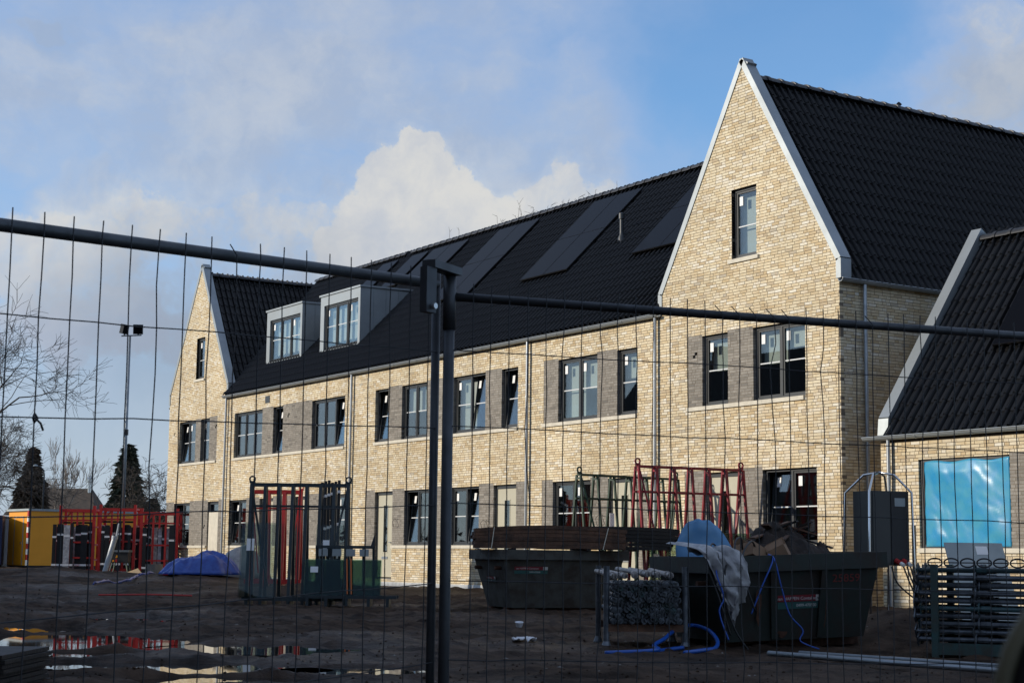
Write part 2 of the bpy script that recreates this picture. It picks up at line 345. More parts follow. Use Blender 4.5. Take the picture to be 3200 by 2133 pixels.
def window(parent, x0, x1, z0, z1, n=2, tilt=(), stick=(), y=.085, bars=True, barz=.5, name='window', blinds_or_reflections=None):
    """frame with n sashes; tilt: indices of sashes tipped inwards; stick: indices with a paper sticker"""
    w = .055; d = .07
    fr = B(); fr.box(x0, x1, y, y+d, z0, z0+w).box(x0, x1, y, y+d, z1-w, z1).box(x0, x0+w, y+.001, y+d, z0+w, z1-w).box(x1-w, x1, y+.001, y+d, z0+w, z1-w)
    sw = (x1-x0-2*w)/n
    for k in range(1, n): fr.box(x0+w+sw*k-.03, x0+w+sw*k+.03, y+.001, y+d, z0+w, z1-w)
    f = fr.obj(name, M['frame'], parent)
    for k in range(n):
        a = x0+w+sw*k+(.03 if k else 0)+.004; b = x0+w+sw*(k+1)-(.03 if k < n-1 else 0)-.004; c = z0+w+.004; e = z1-w-.004
        t = math.tan(R(6.2)) if k in tilt else 0.0; yo = y+.018; s = .042
        T = Matrix(((1, 0, 0, 0), (0, 1, t, -t*c), (0, 0, 1, 0), (0, 0, 0, 1)))
        sb = B(); sb.box(a, b, yo, yo+.05, c, c+s, 0, T).box(a, b, yo, yo+.05, e-s, e, 0, T).box(a, a+s, yo+.001, yo+.049, c+s, e-s, 0, T).box(b-s, b, yo+.001, yo+.049, c+s, e-s, 0, T)
        sb.obj('sash', M['frame'], f)
        B().box(a+s, b-s, yo+.018, yo+.032, c+s, e-s, 0, T).obj('pane', M['glass'], f)
        if bars:
            zb = c+(e-c)*barz; B().box(a+s, b-s, yo+.012, yo+.038, zb-.013, zb+.013, 0, T).obj('glazing_bar', M['bar'], f)
        if blinds_or_reflections and k in blinds_or_reflections: B().box(a-.01, b+.01, y+.20, y+.205, e-(e-c)*blinds_or_reflections[k], e).obj('blind_or_reflection', M['blind_or_reflection'], f)
        if k in stick:
            q = a+s+.03+rnd.random()*.05; B().box(q, q+.11, yo+.013, yo+.0165, e-s-.26, e-s-.06, 0, T).obj('sticker', M['sticker'], f)
    return f
def sill(parent, x0, x1, z, name='window_sill'):
    # sill slabs about 1.2 m long, laid end to end
    n = max(1, round((x1-x0)/1.25)); l = (x1-x0)/n
    for k in range(n): B().box(x0+l*k+.002, x0+l*(k+1)-.002, -.045, .1, z-.085, z).obj(name, M['sill'], parent)
def door(parent, x0, x1, z0, z1, cream=False, y=.085):
    w = .07
    fr = B(); fr.box(x0, x0+w, y, y+.08, z0, z1).box(x1-w, x1, y, y+.08, z0, z1).box(x0+w, x1-w, y, y+.08, z1-.1, z1)
    f = fr.obj('door_frame', M['frame'], parent)
    a, b, c, e = x0+w+.003, x1-w-.003, z0+.03, z1-.103
    if cream:                                                       # the protected door stands plain and pale
        B().box(a, b, y-.05, y+.01, c, e-.28).obj('door', M['sill'], parent); B().box(a, b, y+.05, y+.06, e-.27, e).obj('transom_pane', M['glass'], parent)
        return
    s0, s1 = a+(b-a)*.36, a+(b-a)*.62; t0, t1 = c+.72, e-.30
    d = B()
    for r in cut([(a, b, c, e)], [(s0, s1, t0, t1)]): d.box(r[0], r[1], y+.015, y+.06, r[2], r[3])
    dd = d.obj('door', M['door'], parent)
    B().box(s0, s1, y+.03, y+.045, t0, t1).obj('door_pane', M['glass'], dd)
    g = B(); g.box(s0-.025, s0, y+.008, y+.02, t0-.025, t1+.025).box(s1, s1+.025, y+.008, y+.02, t0-.025, t1+.025).box(s0, s1, y+.008, y+.02, t0-.025, t0).box(s0, s1, y+.008, y+.02, t1, t1+.025)
    g.obj('glazing_bead', M['door'], dd)
    B().box(a+(b-a)*.28, a+(b-a)*.66, y+.0, y+.018, c+.52, c+.59).obj('letter_slot', M['steel'], dd)
    B().tube([(b-.08, y+.02, c+1.0), (b-.08, y-.03, c+1.0), (b-.2, y-.03, c+1.0)], .011, 6).obj('handle', M['steel'], dd)
TW, TL = .205, .375
def tile_mesh():
    b = B(); us = [0, .03, .07, .100, .112, .125, .150, .175, .190, .203]; hs = [.008, 0, 0, .008, .036, .062, .074, .062, .034, .004]
    vs = []
    for v, w in ((.43, .020), (0, .040)):
        for u, h in zip(us, hs): vs.append((u, v, w+h))
    for u, h in zip(us, hs): vs.append((u, .004, .040+h-.012))
    n = len(us); fs = []
    for k in range(n-1): fs += [(n+k, n+k+1, k+1, k), (2*n+k, 2*n+k+1, n+k+1, n+k)]
    b.add(vs, fs); b.add([vs[n-1], vs[2*n-1], vs[3*n-1], (.203, .43, -.0)], [(0, 1, 2, 3)])
    return b
TILE = tile_mesh(); TILE_ME = TILE.mesh('roof_tile', M['tile']); smooth_by_angle(TILE_ME, 35)
def tile_roof(parent, O, U, Vv, width, length, keep=None, nind=300, seed=3, offset=0.0):
    O = Vector(O); U = Vector(U).normalized(); Vv = Vector(Vv).normalized(); Nn = U.cross(Vv)
    rn = random.Random(seed); lst = []
    nr = int(math.ceil(length/TL)); nc = int(math.ceil(width/TW))
    for r in range(nr):
        for c in range(nc):
            u = c*TW+offset; v = r*TL
            p = O+U*u+Vv*v
            if keep and not keep(O+U*(u+TW/2)+Vv*(v+TL/2)): continue
            lst.append((camdist(p), p, rn.uniform(-.006, .006), rn.uniform(0, .002)))
    lst.sort(key=lambda t: t[0])
    st = B()
    for k, (dd, p, rot, lift) in enumerate(lst):
        u2 = U; v2 = (Vv+Nn*rot*.4).normalized(); n2 = u2.cross(v2); p = p+Nn*lift
        mw = Matrix(((u2.x, v2.x, n2.x, p.x), (u2.y, v2.y, n2.y, p.y), (u2.z, v2.z, n2.z, p.z), (0, 0, 0, 1)))
        if k < nind: link('roof_tile', TILE_ME, parent, mw=mw)
        else: st.add([mw @ Vector(v) for v in TILE.v], TILE.f)
    if st.f:
        me = st.mesh('roof_tiles', M['tile']); smooth_by_angle(me, 35); link('roof_tiles', me, parent, kind='stuff')
def ridge_mesh():
    b = B(); n = 9; vs = []
    for y, s in ((0, 1.0), (.33, .93), (.335, 1.12), (.42, 1.12)):
        for k in range(n):
            q = math.pi*k/(n-1); vs.append((math.cos(q)*.15*s, y, math.sin(q)*.125*s-.02))
    fs = [(i*n+k, i*n+k+1, (i+1)*n+k+1, (i+1)*n+k) for i in range(3) for k in range(n-1)]
    fs += [tuple(range(n)), tuple(3*n+k for k in range(n-1, -1, -1))]
    b.add(vs, fs); me = b.mesh('ridge_tile', M['ridge']); smooth_by_angle(me, 40); return me
RIDGE_ME = ridge_mesh()
def ridge_row(parent, a, b):
    a = Vector(a); b = Vector(b); d = (b-a).normalized(); n = int((b-a).length/.4); s = Vector((0, 0, 1)); x = d.cross(s).normalized()
    for k in range(n):
        p = a+d*(k*.4)+Vector((0, 0, rnd.uniform(-.006, .006)))
        link('ridge_tile', RIDGE_ME, parent, mw=Matrix(((x.x, d.x, 0, p.x), (x.y, d.y, 0, p.y), (0, 0, 1, p.z), (0, 0, 0, 1))))
def gutter(parent, a, b, out, r=.075, joints=1.35):
    """half round gutter from a to b; out: horizontal outward direction"""
    a = Vector(a); b = Vector(b); d = (b-a); L_ = d.length; d.normalize(); o = Vector(out); n = 8; bb = B(); vs = []
    for q, p in ((0, a), (1, b)):
        for rr in (r, r-.008):
            for k in range(n+1):
                t = math.pi*k/n; vs.append(p+o*(math.cos(t)*rr)-Vector((0, 0, math.sin(t)*rr)))
    m_ = n+1; fs = []
    for k in range(n): fs += [(k, k+1, 2*m_+k+1, 2*m_+k), (3*m_+k, 3*m_+k+1, m_+k+1, m_+k), (k, m_+k, m_+k+1, k+1), (2*m_+k, 2*m_+k+1, 3*m_+k+1, 3*m_+k)]
    bb.add(vs, fs)
    bb.tube([a+o*r, b+o*r], .014, 6)
    g = bb.obj('gutter', M['zinc'], parent)
    for k in range(1, int(L_/joints)+1):
        p = a+d*(k*joints); j = B(); vs = []
        for q in (-.02, .02):
            for i in range(n+1):
                t = math.pi*i/n; vs.append(p+d*q+o*(math.cos(t)*(r+.008))-Vector((0, 0, math.sin(t)*(r+.008))))
        j.add(vs, [(i, i+1, m_+i+1, m_+i) for i in range(n)]+[tuple(range(m_)), tuple(range(2*m_-1, m_-1, -1))]); j.obj('gutter_bracket', M['zinc'], g)
def downpipe(parent, p, z0, z1, out, jog=.0, r=.04):
    """pipe standing .085 off the wall at p"""
    o = Vector(out); q = Vector(p)+o*.085
    pts = [Vector((q.x, q.y, z0)), Vector((q.x, q.y, z1))]
    f = B().tube(pts, r, 12).obj('downpipe', M['zincd'], parent, smooth=True)
    smooth_by_angle(f.data, 50)
    for zz_ in [z0+(z1-z0)*t for t in (.22, .5, .78)]:
        b = B().tube([(q.x, q.y, zz_-.015), (q.x, q.y, zz_+.015)], r+.007, 12); b.bar(q-o*.04+Vector((0, 0, zz_-q.z)), Vector(p)+Vector((0, 0, zz_-Vector(p).z)), .012); b.obj('pipe_clamp', M['zincd'], f)
def verge_cap(parent, poly, y0, y1, drop, th=.05, axis='y'):
    """sheet capping that follows a line of points; every leg is its own folded sheet"""
    for k in range(len(poly)-1):
        a, b = Vector(poly[k]), Vector(poly[k+1]); d = (b-a).normalized()
        w = Vector((0, 1, 0)) if axis == 'y' else Vector((1, 0, 0))
        nn = d.cross(w).normalized()
        if nn.z < -.001: nn = -nn
        bb = B()
        bb.prism([a+w*y0+nn*th, b+w*y0+nn*th, b+w*y0-nn*.09, a+w*y0-nn*.09], w*.006)
        bb.prism([a+w*(y0+.006)+nn*th, b+w*(y0+.006)+nn*th, b+w*(y0+.006)+nn*(th-.008), a+w*(y0+.006)+nn*(th-.008)], w*(y1-y0-.012))
        bb.prism([a+w*(y1-.006)+nn*th, b+w*(y1-.006)+nn*th, b+w*(y1-.006)-nn*.22, a+w*(y1-.006)-nn*.22], w*.006)
        bb.prism([a+w*(y0+.03)+nn*(th-.010), b+w*(y0+.03)+nn*(th-.010), b+w*(y0+.03)-nn*.21, a+w*(y0+.03)-nn*.21], w*(y1-y0-.05))
        bb.obj('verge_capping', M['zinc'], parent)
FLOOR = -.62; GND = -.95
HEAD, USILL, UHEAD, GSILL = 1.88, 3.34, 4.90, .32
MAIN_T = 1.0                                                     # 45 degree roof of the row
def main_roof_z(y): return 5.70+y
GT = 4.87/2.88
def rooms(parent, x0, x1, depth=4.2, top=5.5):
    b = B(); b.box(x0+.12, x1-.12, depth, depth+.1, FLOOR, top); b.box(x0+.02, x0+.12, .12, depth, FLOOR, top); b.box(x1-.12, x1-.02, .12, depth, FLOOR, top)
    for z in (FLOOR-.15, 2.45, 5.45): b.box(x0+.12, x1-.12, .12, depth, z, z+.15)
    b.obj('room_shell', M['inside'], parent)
HOLES = [(-4.54, 4.45), (-25.45, 4.53), (-31.46, 4.51), (-35.42, 4.47), (-32.26, .97), (-24.3, 2.2), (-21.0, 4.1)]
def holes(x0, x1):
    out = []
    for k, (x, z) in enumerate(HOLES):
        if x0 < x < x1:
            z = math.floor(z/CP)*CP; out += [(x-.07, x+.02, z, z+CP), (x-.01, x+.08, z+CP, z+2*CP)] if k < 5 else [(x-.03, x+.03, z, z+CP)]
    return out
def terrace(name, label, x0, x1, ups, grs, doors, greys, sills, seed, valleyL=False, valleyR=False, cream=()):
    t = thing(name, label, 'house', ((x0+x1)/2, 0, GND)); P = thing_frame(t)
    ops = [(a, b, USILL, UHEAD) for a, b, *_ in ups]+[(a, b, GSILL, HEAD) for a, b, *_ in grs]+[(a, b, FLOOR-.03, HEAD) for a, b in doors]
    ops += holes(x0, x1)
    wall_core(P, x0, x1, GND, 5.62, ops)
    brick_wall(P, (0, 0, 0), (1, 0, 0), (0, -1, 0), x0, x1, GND+.013, 5.60, ops=ops, grey=greys, seed=seed)
    for a, b, n, ti, stk, *bl in ups: window(P, a, b, USILL, UHEAD, n, ti, stk, blinds_or_reflections=bl[0] if bl else None)
    for a, b, n, ti, stk in grs: window(P, a, b, GSILL, HEAD, n, ti, stk)
    for k, (a, b) in enumerate(doors): door(P, a, b, FLOOR, HEAD, cream=k in cream)
    for a, b, z in sills: sill(P, a, b, z)
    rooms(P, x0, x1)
    # roof slab and tiles
    xa, xb = x0, x1
    b = B(); pl = [(xa, -.1, 5.6), (xb, -.1, 5.6), (xb, 4.72, 10.42), (xa, 4.72, 10.42)]
    if valleyL: pl[3] = (xa-2.7, 4.72, 10.42)
    if valleyR: pl[2] = (xb+2.7, 4.72, 10.42)
    b.prism(pl, (0, .12, -.12)); b.prism([(p[0], 4.84+(4.72-p[1]), p[2]-.12) for p in (pl[0], pl[3], pl[2], pl[1])], (0, -.12, -.12)); b.obj('roof', M['slab'], P)
    kx0 = (lambda z: x0-max(0, (z-5.6)/GT)) if valleyL else (lambda z: x0)
    kx1 = (lambda z: x1+max(0, (z-5.6)/GT)) if valleyR else (lambda z: x1)
    g0 = math.ceil((x0-(2.8 if valleyL else 0)+40)/TW-.5)*TW-40
    tile_roof(P, (g0, -.13, 5.57), (1, 0, 0), (0, 1, 1), x1+(2.8 if valleyR else 0)-g0, 6.85, keep=lambda p: kx0(p.z) <= p.x <= kx1(p.z), seed=seed)
    ra = x0-(2.7 if valleyL else 0); rb = x1+(2.6 if valleyR else 0)
    ridge_row(P, (ra, 4.74, 10.52), (rb, 4.74, 10.52))
    gutter(P, (x0-.1*(1 if valleyL else 0), -.10, 5.555), (x1+(.05 if valleyR else 0), -.10, 5.555), (0, -1, 0))
    B().box(x0+.002, x1-.002, -.03, .1, 5.603, 5.69).obj('eaves_board', M['zinc'], P)
    B().box(x0+.004, x1-.004, -.012, -.004, GND, -.72).obj('plinth_foil', M['foil'], P)
    return P
class Off:
    pass
def thing_frame(t):
    """parts are written in world coordinates; this moves them under the thing's own origin"""
    FRAMES.append(t); return t
FRAMES = []
def settle():
    # parts were given world coordinates: take the thing's own location off again
    for t in FRAMES:
        inv = Matrix.Translation(t.location).inverted()
        for c in list(t.children):
            c.matrix_parent_inverse = inv
H5 = terrace('terraced_house', 'buff brick terraced house against the tall front gable, single door beside a two-light window', -11.1, -5.76,
    [(-9.87, -8.22, 2, (), (0, 1), {0: .98, 1: .5}), (-7.42, -6.62, 1, (), (0,), {0: .42})], [(-10.08, -8.48, 2, (), (0, 1))], [(-7.77, -6.68)],
    [(-10.5, -9.87, USILL, UHEAD), (-8.22, -7.42, USILL, UHEAD), (-10.54, -10.08, GSILL, HEAD), (-8.48, -7.77, GSILL, HEAD), (-6.68, -6.25, FLOOR, HEAD)],
    [(-10.53, -6.65, USILL), (-10.54, -7.79, GSILL)], 11, valleyR=True)
H4 = terrace('terraced_house', 'buff brick terraced house with tipped-in upper windows and a skip with planks before it', -15.95, -11.1,
    [(-14.94, -13.28, 2, (1,), (0, 1), {0: .95}), (-12.48, -11.69, 1, (0,), (0,))], [(-15.02, -13.54, 2, (1,), (0, 1))], [(-12.82, -11.74)],
    [(-15.95, -14.94, USILL, UHEAD), (-13.28, -12.48, USILL, UHEAD), (-15.95, -15.02, GSILL, HEAD), (-13.54, -12.82, GSILL, HEAD), (-11.74, -11.2, FLOOR, HEAD)],
    [(-15.94, -11.68, USILL), (-15.94, -12.84, GSILL)], 12)
H3 = terrace('terraced_house', 'buff brick terraced house whose pale beige front door with letter slot shows in full', -20.8, -15.95,
    [(-19.44, -18.64, 1, (0,), (0,)), (-17.83, -16.39, 2, (), (), {0: .5, 1: .5})], [(-17.58, -16.2, 2, (0,), (0,))], [(-19.35, -18.28)],
    [(-18.64, -17.83, USILL, UHEAD), (-16.39, -15.95, USILL, UHEAD), (-19.94, -19.35, FLOOR, HEAD), (-18.28, -17.58, GSILL, HEAD), (-16.2, -15.95, GSILL, HEAD)],
    [(-19.46, -15.95, USILL), (-18.26, -15.95, GSILL)], 13)
H2 = terrace('terraced_house', 'buff brick terraced house under the zinc dormer beside the solar panels, three-light upper window', -25.65, -20.8,
    [(-23.70, -21.40, 3, (2,), (2,))], [(-22.76, -21.18, 2, (0,), (0, 1))], [(-24.8, -23.76)],
    [(-25.65, -23.70, USILL, UHEAD), (-23.76, -22.76, GSILL, HEAD), (-25.65, -24.8, GSILL, HEAD)],
    [(-25.65, -21.39, USILL), (-23.7, -21.1, GSILL)], 14)
H1 = terrace('terraced_house', 'buff brick terraced house with dormer beside the far gable, vent grille below eaves', -30.5, -25.65,
    [(-29.81, -27.49, 3, (), ()), (-26.62, -25.86, 1, (0,), (0,))], [(-30.05, -28.6, 2, (0,), (0,))], [(-27.52, -26.45)],
    [(-27.49, -26.62, USILL, UHEAD), (-25.86, -25.65, USILL, UHEAD), (-28.6, -27.52, GSILL, HEAD), (-26.45, -25.65, GSILL, HEAD)],
    [(-29.85, -25.65, USILL), (-30.1, -27.6, GSILL)], 15, valleyL=True)
B().box(-27.27, -26.92, -.012, .02, 5.08, 5.32).obj('vent_grille', M['frame'], H1)
for P_, x in ((H5, -5.86), (H4, -11.14), (H2, -20.84), (H1, -30.40)): downpipe(P_, (x, 0, 0), GND+.02, 5.49, (0, -1, 0))
for P_, x, z in ((H3, -18.0, 1.05), (H4, -13.2, .95), (H5, -8.05, 1.0)):
    for dx, sgn in ((0, 1), (.12, -1)): B().tube([(x+dx, .0, z), (x+dx-.02*sgn, -.06, z+.03), (x+dx-.08*sgn, -.09, z-.05), (x+dx-.10*sgn, -.05, z-.18), (x+dx-.04*sgn, -.06, z-.22)], .006, 5).obj('wire_stub', M['rubber'], P_)
# dormers on the two houses beside the far gable
def dormer(P, x0, x1):
    y0 = .88; zb, zt = 6.58, 8.48; yb = zt-5.7
    dd = B().box(x0+.06, x1-.06, y0+.12, y0+.16, zb+.0, zb+.09).obj('dormer', M['zinc'], P)
    for (a, b) in ((x0, x0+.06), (x1-.06, x1)): B().prism([(a, y0+.005, zb), (a, y0+.005, zt), (a, yb+.1, zt), (a, y0+.2, zb)], (b-a, 0, 0)).obj('dormer_cheek', M['zinc'], dd)
    r = B().prism([(x0-.05, y0-.06, zt), (x1+.05, y0-.06, zt), (x1+.05, yb+.15, zt+.03), (x0-.05, yb+.15, zt+.03)], (0, 0, .06)); r.obj('dormer_roof', M['zinc'], dd)
    f = B()
    wx0, wx1, wz0, wz1 = x0+.26, x1-.14, zb+.1, zt-.32
    for q in cut([(x0, x1, zb-.02, zt-.002)], [(wx0, wx1, wz0, wz1)]): f.box(q[0], q[1], y0-.02, y0+.004, q[2], q[3])
    f.box(wx0-.02, wx0, y0+.004, y0+.1, wz0, wz1).box(wx1, wx1+.02, y0+.004, y0+.1, wz0, wz1).box(wx0, wx1, y0+.004, y0+.1, wz1, wz1+.02)
    f.obj('dormer_front', M['zinc'], dd)
    for k in range(1, 4): B().box(x1+.0, x1+.018, y0+.45*k, y0+.45*k+.012, max(zb, 5.72+y0+.45*k), zt-.01).obj('standing_seam', M['zinc'], dd)
    w = window(P, wx0, wx1, wz0, wz1, 3, (), (0, 2), y=y0+.03, barz=.52, name='dormer_window', blinds_or_reflections={0: .98, 1: .98, 2: .98})
dormer(H2, -25.0, -22.2); dormer(H1, -29.22, -26.4)
def solar(P, x0, n, v0, rows, w=1.155, h=1.83, gap=.006):
    s2 = math.sqrt(.5)
    for r in range(rows):
        for k in range(n):
            a = x0+k*w; v = v0+r*h
            o = Vector((a, -.1+v*s2, 5.6+v*s2)); U = Vector((1, 0, 0)); Vv = Vector((0, s2, s2)); Nn = Vector((0, -s2, s2))
            T = Matrix(((U.x, Vv.x, Nn.x, o.x), (U.y, Vv.y, Nn.y, o.y), (U.z, Vv.z, Nn.z, o.z), (0, 0, 0, 1)))
            p = B().box(gap, w-gap, gap, h-gap, .135, .17, 0, T).obj('solar_panel', M['pvf'], P)
            B().box(gap+.012, w-gap-.012, gap+.012, h-gap-.012, .1705, .1735, 0, T).obj('solar_glass', M['pv'], p)
            c = B()
            for q in (.25, .75): c.box(-.0, w, h*q-.02, h*q+.02, .09, .133, 0, T)
            c.obj('mounting_rail', M['pvf'], p)
solar(H4, -14.37, 2, 2.80, 2); solar(H3, -19.50, 2, 2.80, 2); solar(H5, -9.20, 3, 2.80, 2); solar(H2, -23.65, 2, 4.64, 1); solar(H1, -27.2, 1, 4.64, 1); solar(H2, -25.1, 1, 4.64, 1)
def roofvent(P, x, y):
    z = main_roof_z(y); b = B().lathe([(.11, -.1), (.10, .12), (.06, .2), (.055, .3), (.055, .62), (.08, .63), (.08, .78), (.02, .8)], (x, y, z), 14)
    o = b.obj('roof_vent', M['frame'], P); smooth_by_angle(o.data, 40)
roofvent(H5, -10.75, 2.62); roofvent(H3, -20.3, 2.62)
# gable houses
def gable_house(name, label, x0, x1, apex, ups, grs, doors, attic, greys, sills, seed, side=False, depth=12.0, tiles_keep=None, cream=()):
    t = thing(name, label, 'house', ((x0+x1)/2, 0, GND)); P = thing_frame(t); xc = (x0+x1)/2; knee = 6.0; G = (apex-knee)/((x1-x0)/2)
    ops = [(a, b, USILL, UHEAD) for a, b, *_ in ups]+[(a, b, GSILL, HEAD) for a, b, *_ in grs]+[(a, b, FLOOR-.03, HEAD) for a, b in doors]+[attic[:4]]
    hp = [(G, 1, knee+G*x1), (-G, 1, knee-G*x0)]
    ops += holes(x0, x1)
    wall_core(P, x0, x1, GND, knee-.1, [o for o in ops if o[3] < knee])
    core = B()
    # gable field behind the bricks, in strips so the attic window stays open
    ax0, ax1, az0, az1 = attic[:4]
    def strip(za, zb, cuts=()):
        for (ua, ub) in cuts or ((None, None),):
            pa = [(x0 if ua is None else ua, za), (x1 if ub is None else ub, za), (x1 if ub is None else ub, zb), (x0 if ua is None else ua, zb)]
            p = clip(pa, hp)
            if p:
                p = [(min(max(q[0], x0+.006), x1-.006), q[1]) for q in p]; core.prism([(q[0], .008, q[1]) for q in p], (0, .24, 0))
    strip(knee-.1, az0); strip(az0, az1, ((x0, ax0), (ax1, x1))); strip(az1, apex)
    core.obj('gable_wall', M['mortar'], P)
    brick_wall(P, (0, 0, 0), (1, 0, 0), (0, -1, 0), x0, x1, GND+.013, apex, hp=hp, ops=ops, grey=greys, seed=seed)
    for a, b, n, ti, stk, *bl in ups: window(P, a, b, USILL, UHEAD, n, ti, stk, blinds_or_reflections=bl[0] if bl else None)
    for a, b, n, ti, stk in grs: window(P, a, b, GSILL, HEAD, n, ti, stk)
    window(P, *attic[:4], 1, (), (0,), name='attic_window', barz=.46, blinds_or_reflections={0: .98})
    for k, (a, b) in enumerate(doors): door(P, a, b, FLOOR, HEAD, cream=k in cream)
    for a, b, z in sills: sill(P, a, b, z)
    sill(P, attic[0]-.1, attic[1]+.08, attic[2])
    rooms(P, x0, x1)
    rz = apex-.42
    sb = B(); ez = 5.70; k2 = (rz-ez)/((x1-x0)/2)
    sb.prism([(x1+.06, .26, ez-.06*k2), (xc, .26, rz), (xc, depth, rz), (x1+.06, depth, ez-.06*k2)], (-.1, 0, -.06))
    sb.prism([(x0-.02, .26, ez), (x0-.02, depth, ez), (xc, depth, rz), (xc, .26, rz)], (.1, 0, -.06)); sb.obj('roof', M['slab'], P)
    Vv = Vector((-(x1-xc), 0, rz-ez)).normalized()
    tile_roof(P, (x1+.085, .27, ez-.085*k2), (0, 1, 0), Vv, depth-.3, Vector((x1-xc, 0, rz-ez)).length+.10, keep=tiles_keep, seed=seed+5)
    ridge_row(P, (xc, .3, rz+.07), (xc, depth, rz+.07))
    verge_cap(P, [(x0-.02, 0, 5.62), (x0-.02, 0, knee+.02), (xc, 0, apex+.03), (x1+.02, 0, knee+.02), (x1+.02, 0, 5.62)], -.02, .27, lambda n: n.x*(1 if True else 0))
    B().box(x0+.004, x1-.004, -.012, -.004, GND, -.72).obj('plinth_foil', M['foil'], P)
    return P
RG = gable_house('gable_house', 'tall buff brick gable house with one attic window, closest house of the row', -5.76, 0.0, 10.83,
    [(-4.28, -3.42, 1, (), (0,), {0: .5}), (-2.60, -1.00, 2, (), (0, 1), {0: .5, 1: .3})], [(-2.33, -.71, 2, (0,), (0, 1))], [(-4.16, -3.06)], (-3.26, -2.46, 6.46, 8.0),  # right-hand pane: top third is an added pale strip standing for reflected sky
    [(-4.76, -4.28, USILL, UHEAD), (-3.42, -2.60, USILL, UHEAD), (-4.89, -4.16, FLOOR, HEAD), (-3.06, -2.33, GSILL, HEAD)],
    [(-4.8, -1.03, USILL), (-3.05, -.7, GSILL)], 21)
brick_wall(RG, (0, 0, 0), (0, 1, 0), (1, 0, 0), 0.1035, 8.0, GND+.013, 5.55, seed=25, nind=0)
B().box(-.11, -.008, .1105, 11.9, GND, 5.5).obj('side_wall', M['mortar'], RG)
gutter(RG, (.09, -.06, 5.60), (.09, 11.9, 5.60), (1, 0, 0), r=.07)
downpipe(RG, (0, .62, 0), GND+.02, 5.53, (1, 0, 0))
LG = gable_house('gable_house', 'narrow-looking buff brick gable house at the far end of the row', -36.0, -30.5, 10.66,
    [(-34.93, -33.35, 2, (0,), (0, 1)), (-32.86, -32.05, 1, (), (0,))], [(-35.2, -33.67, 2, (0,), ())], [(-31.97, -31.0)], (-33.51, -32.72, 6.40, 7.93),
    [(-33.35, -32.86, USILL, UHEAD), (-32.05, -31.34, USILL, UHEAD), (-36.0, -35.2, GSILL, HEAD), (-33.67, -31.97, GSILL, HEAD), (-31.0, -30.6, FLOOR, HEAD)],
    [(-34.95, -31.36, USILL), (-36.0, -32.0, GSILL)], 22, tiles_keep=lambda p: p.z > 5.66+p.y, cream=(0,))
B().box(-36.6, -36.0, .4, 1.6, 2.05, 2.35).obj('canopy', M['white'], LG)
B().tube([(-36.3, .12, 5.55), (-36.02, .12, 5.58)], .05, 8).obj('gutter_end', M['zinc'], LG)
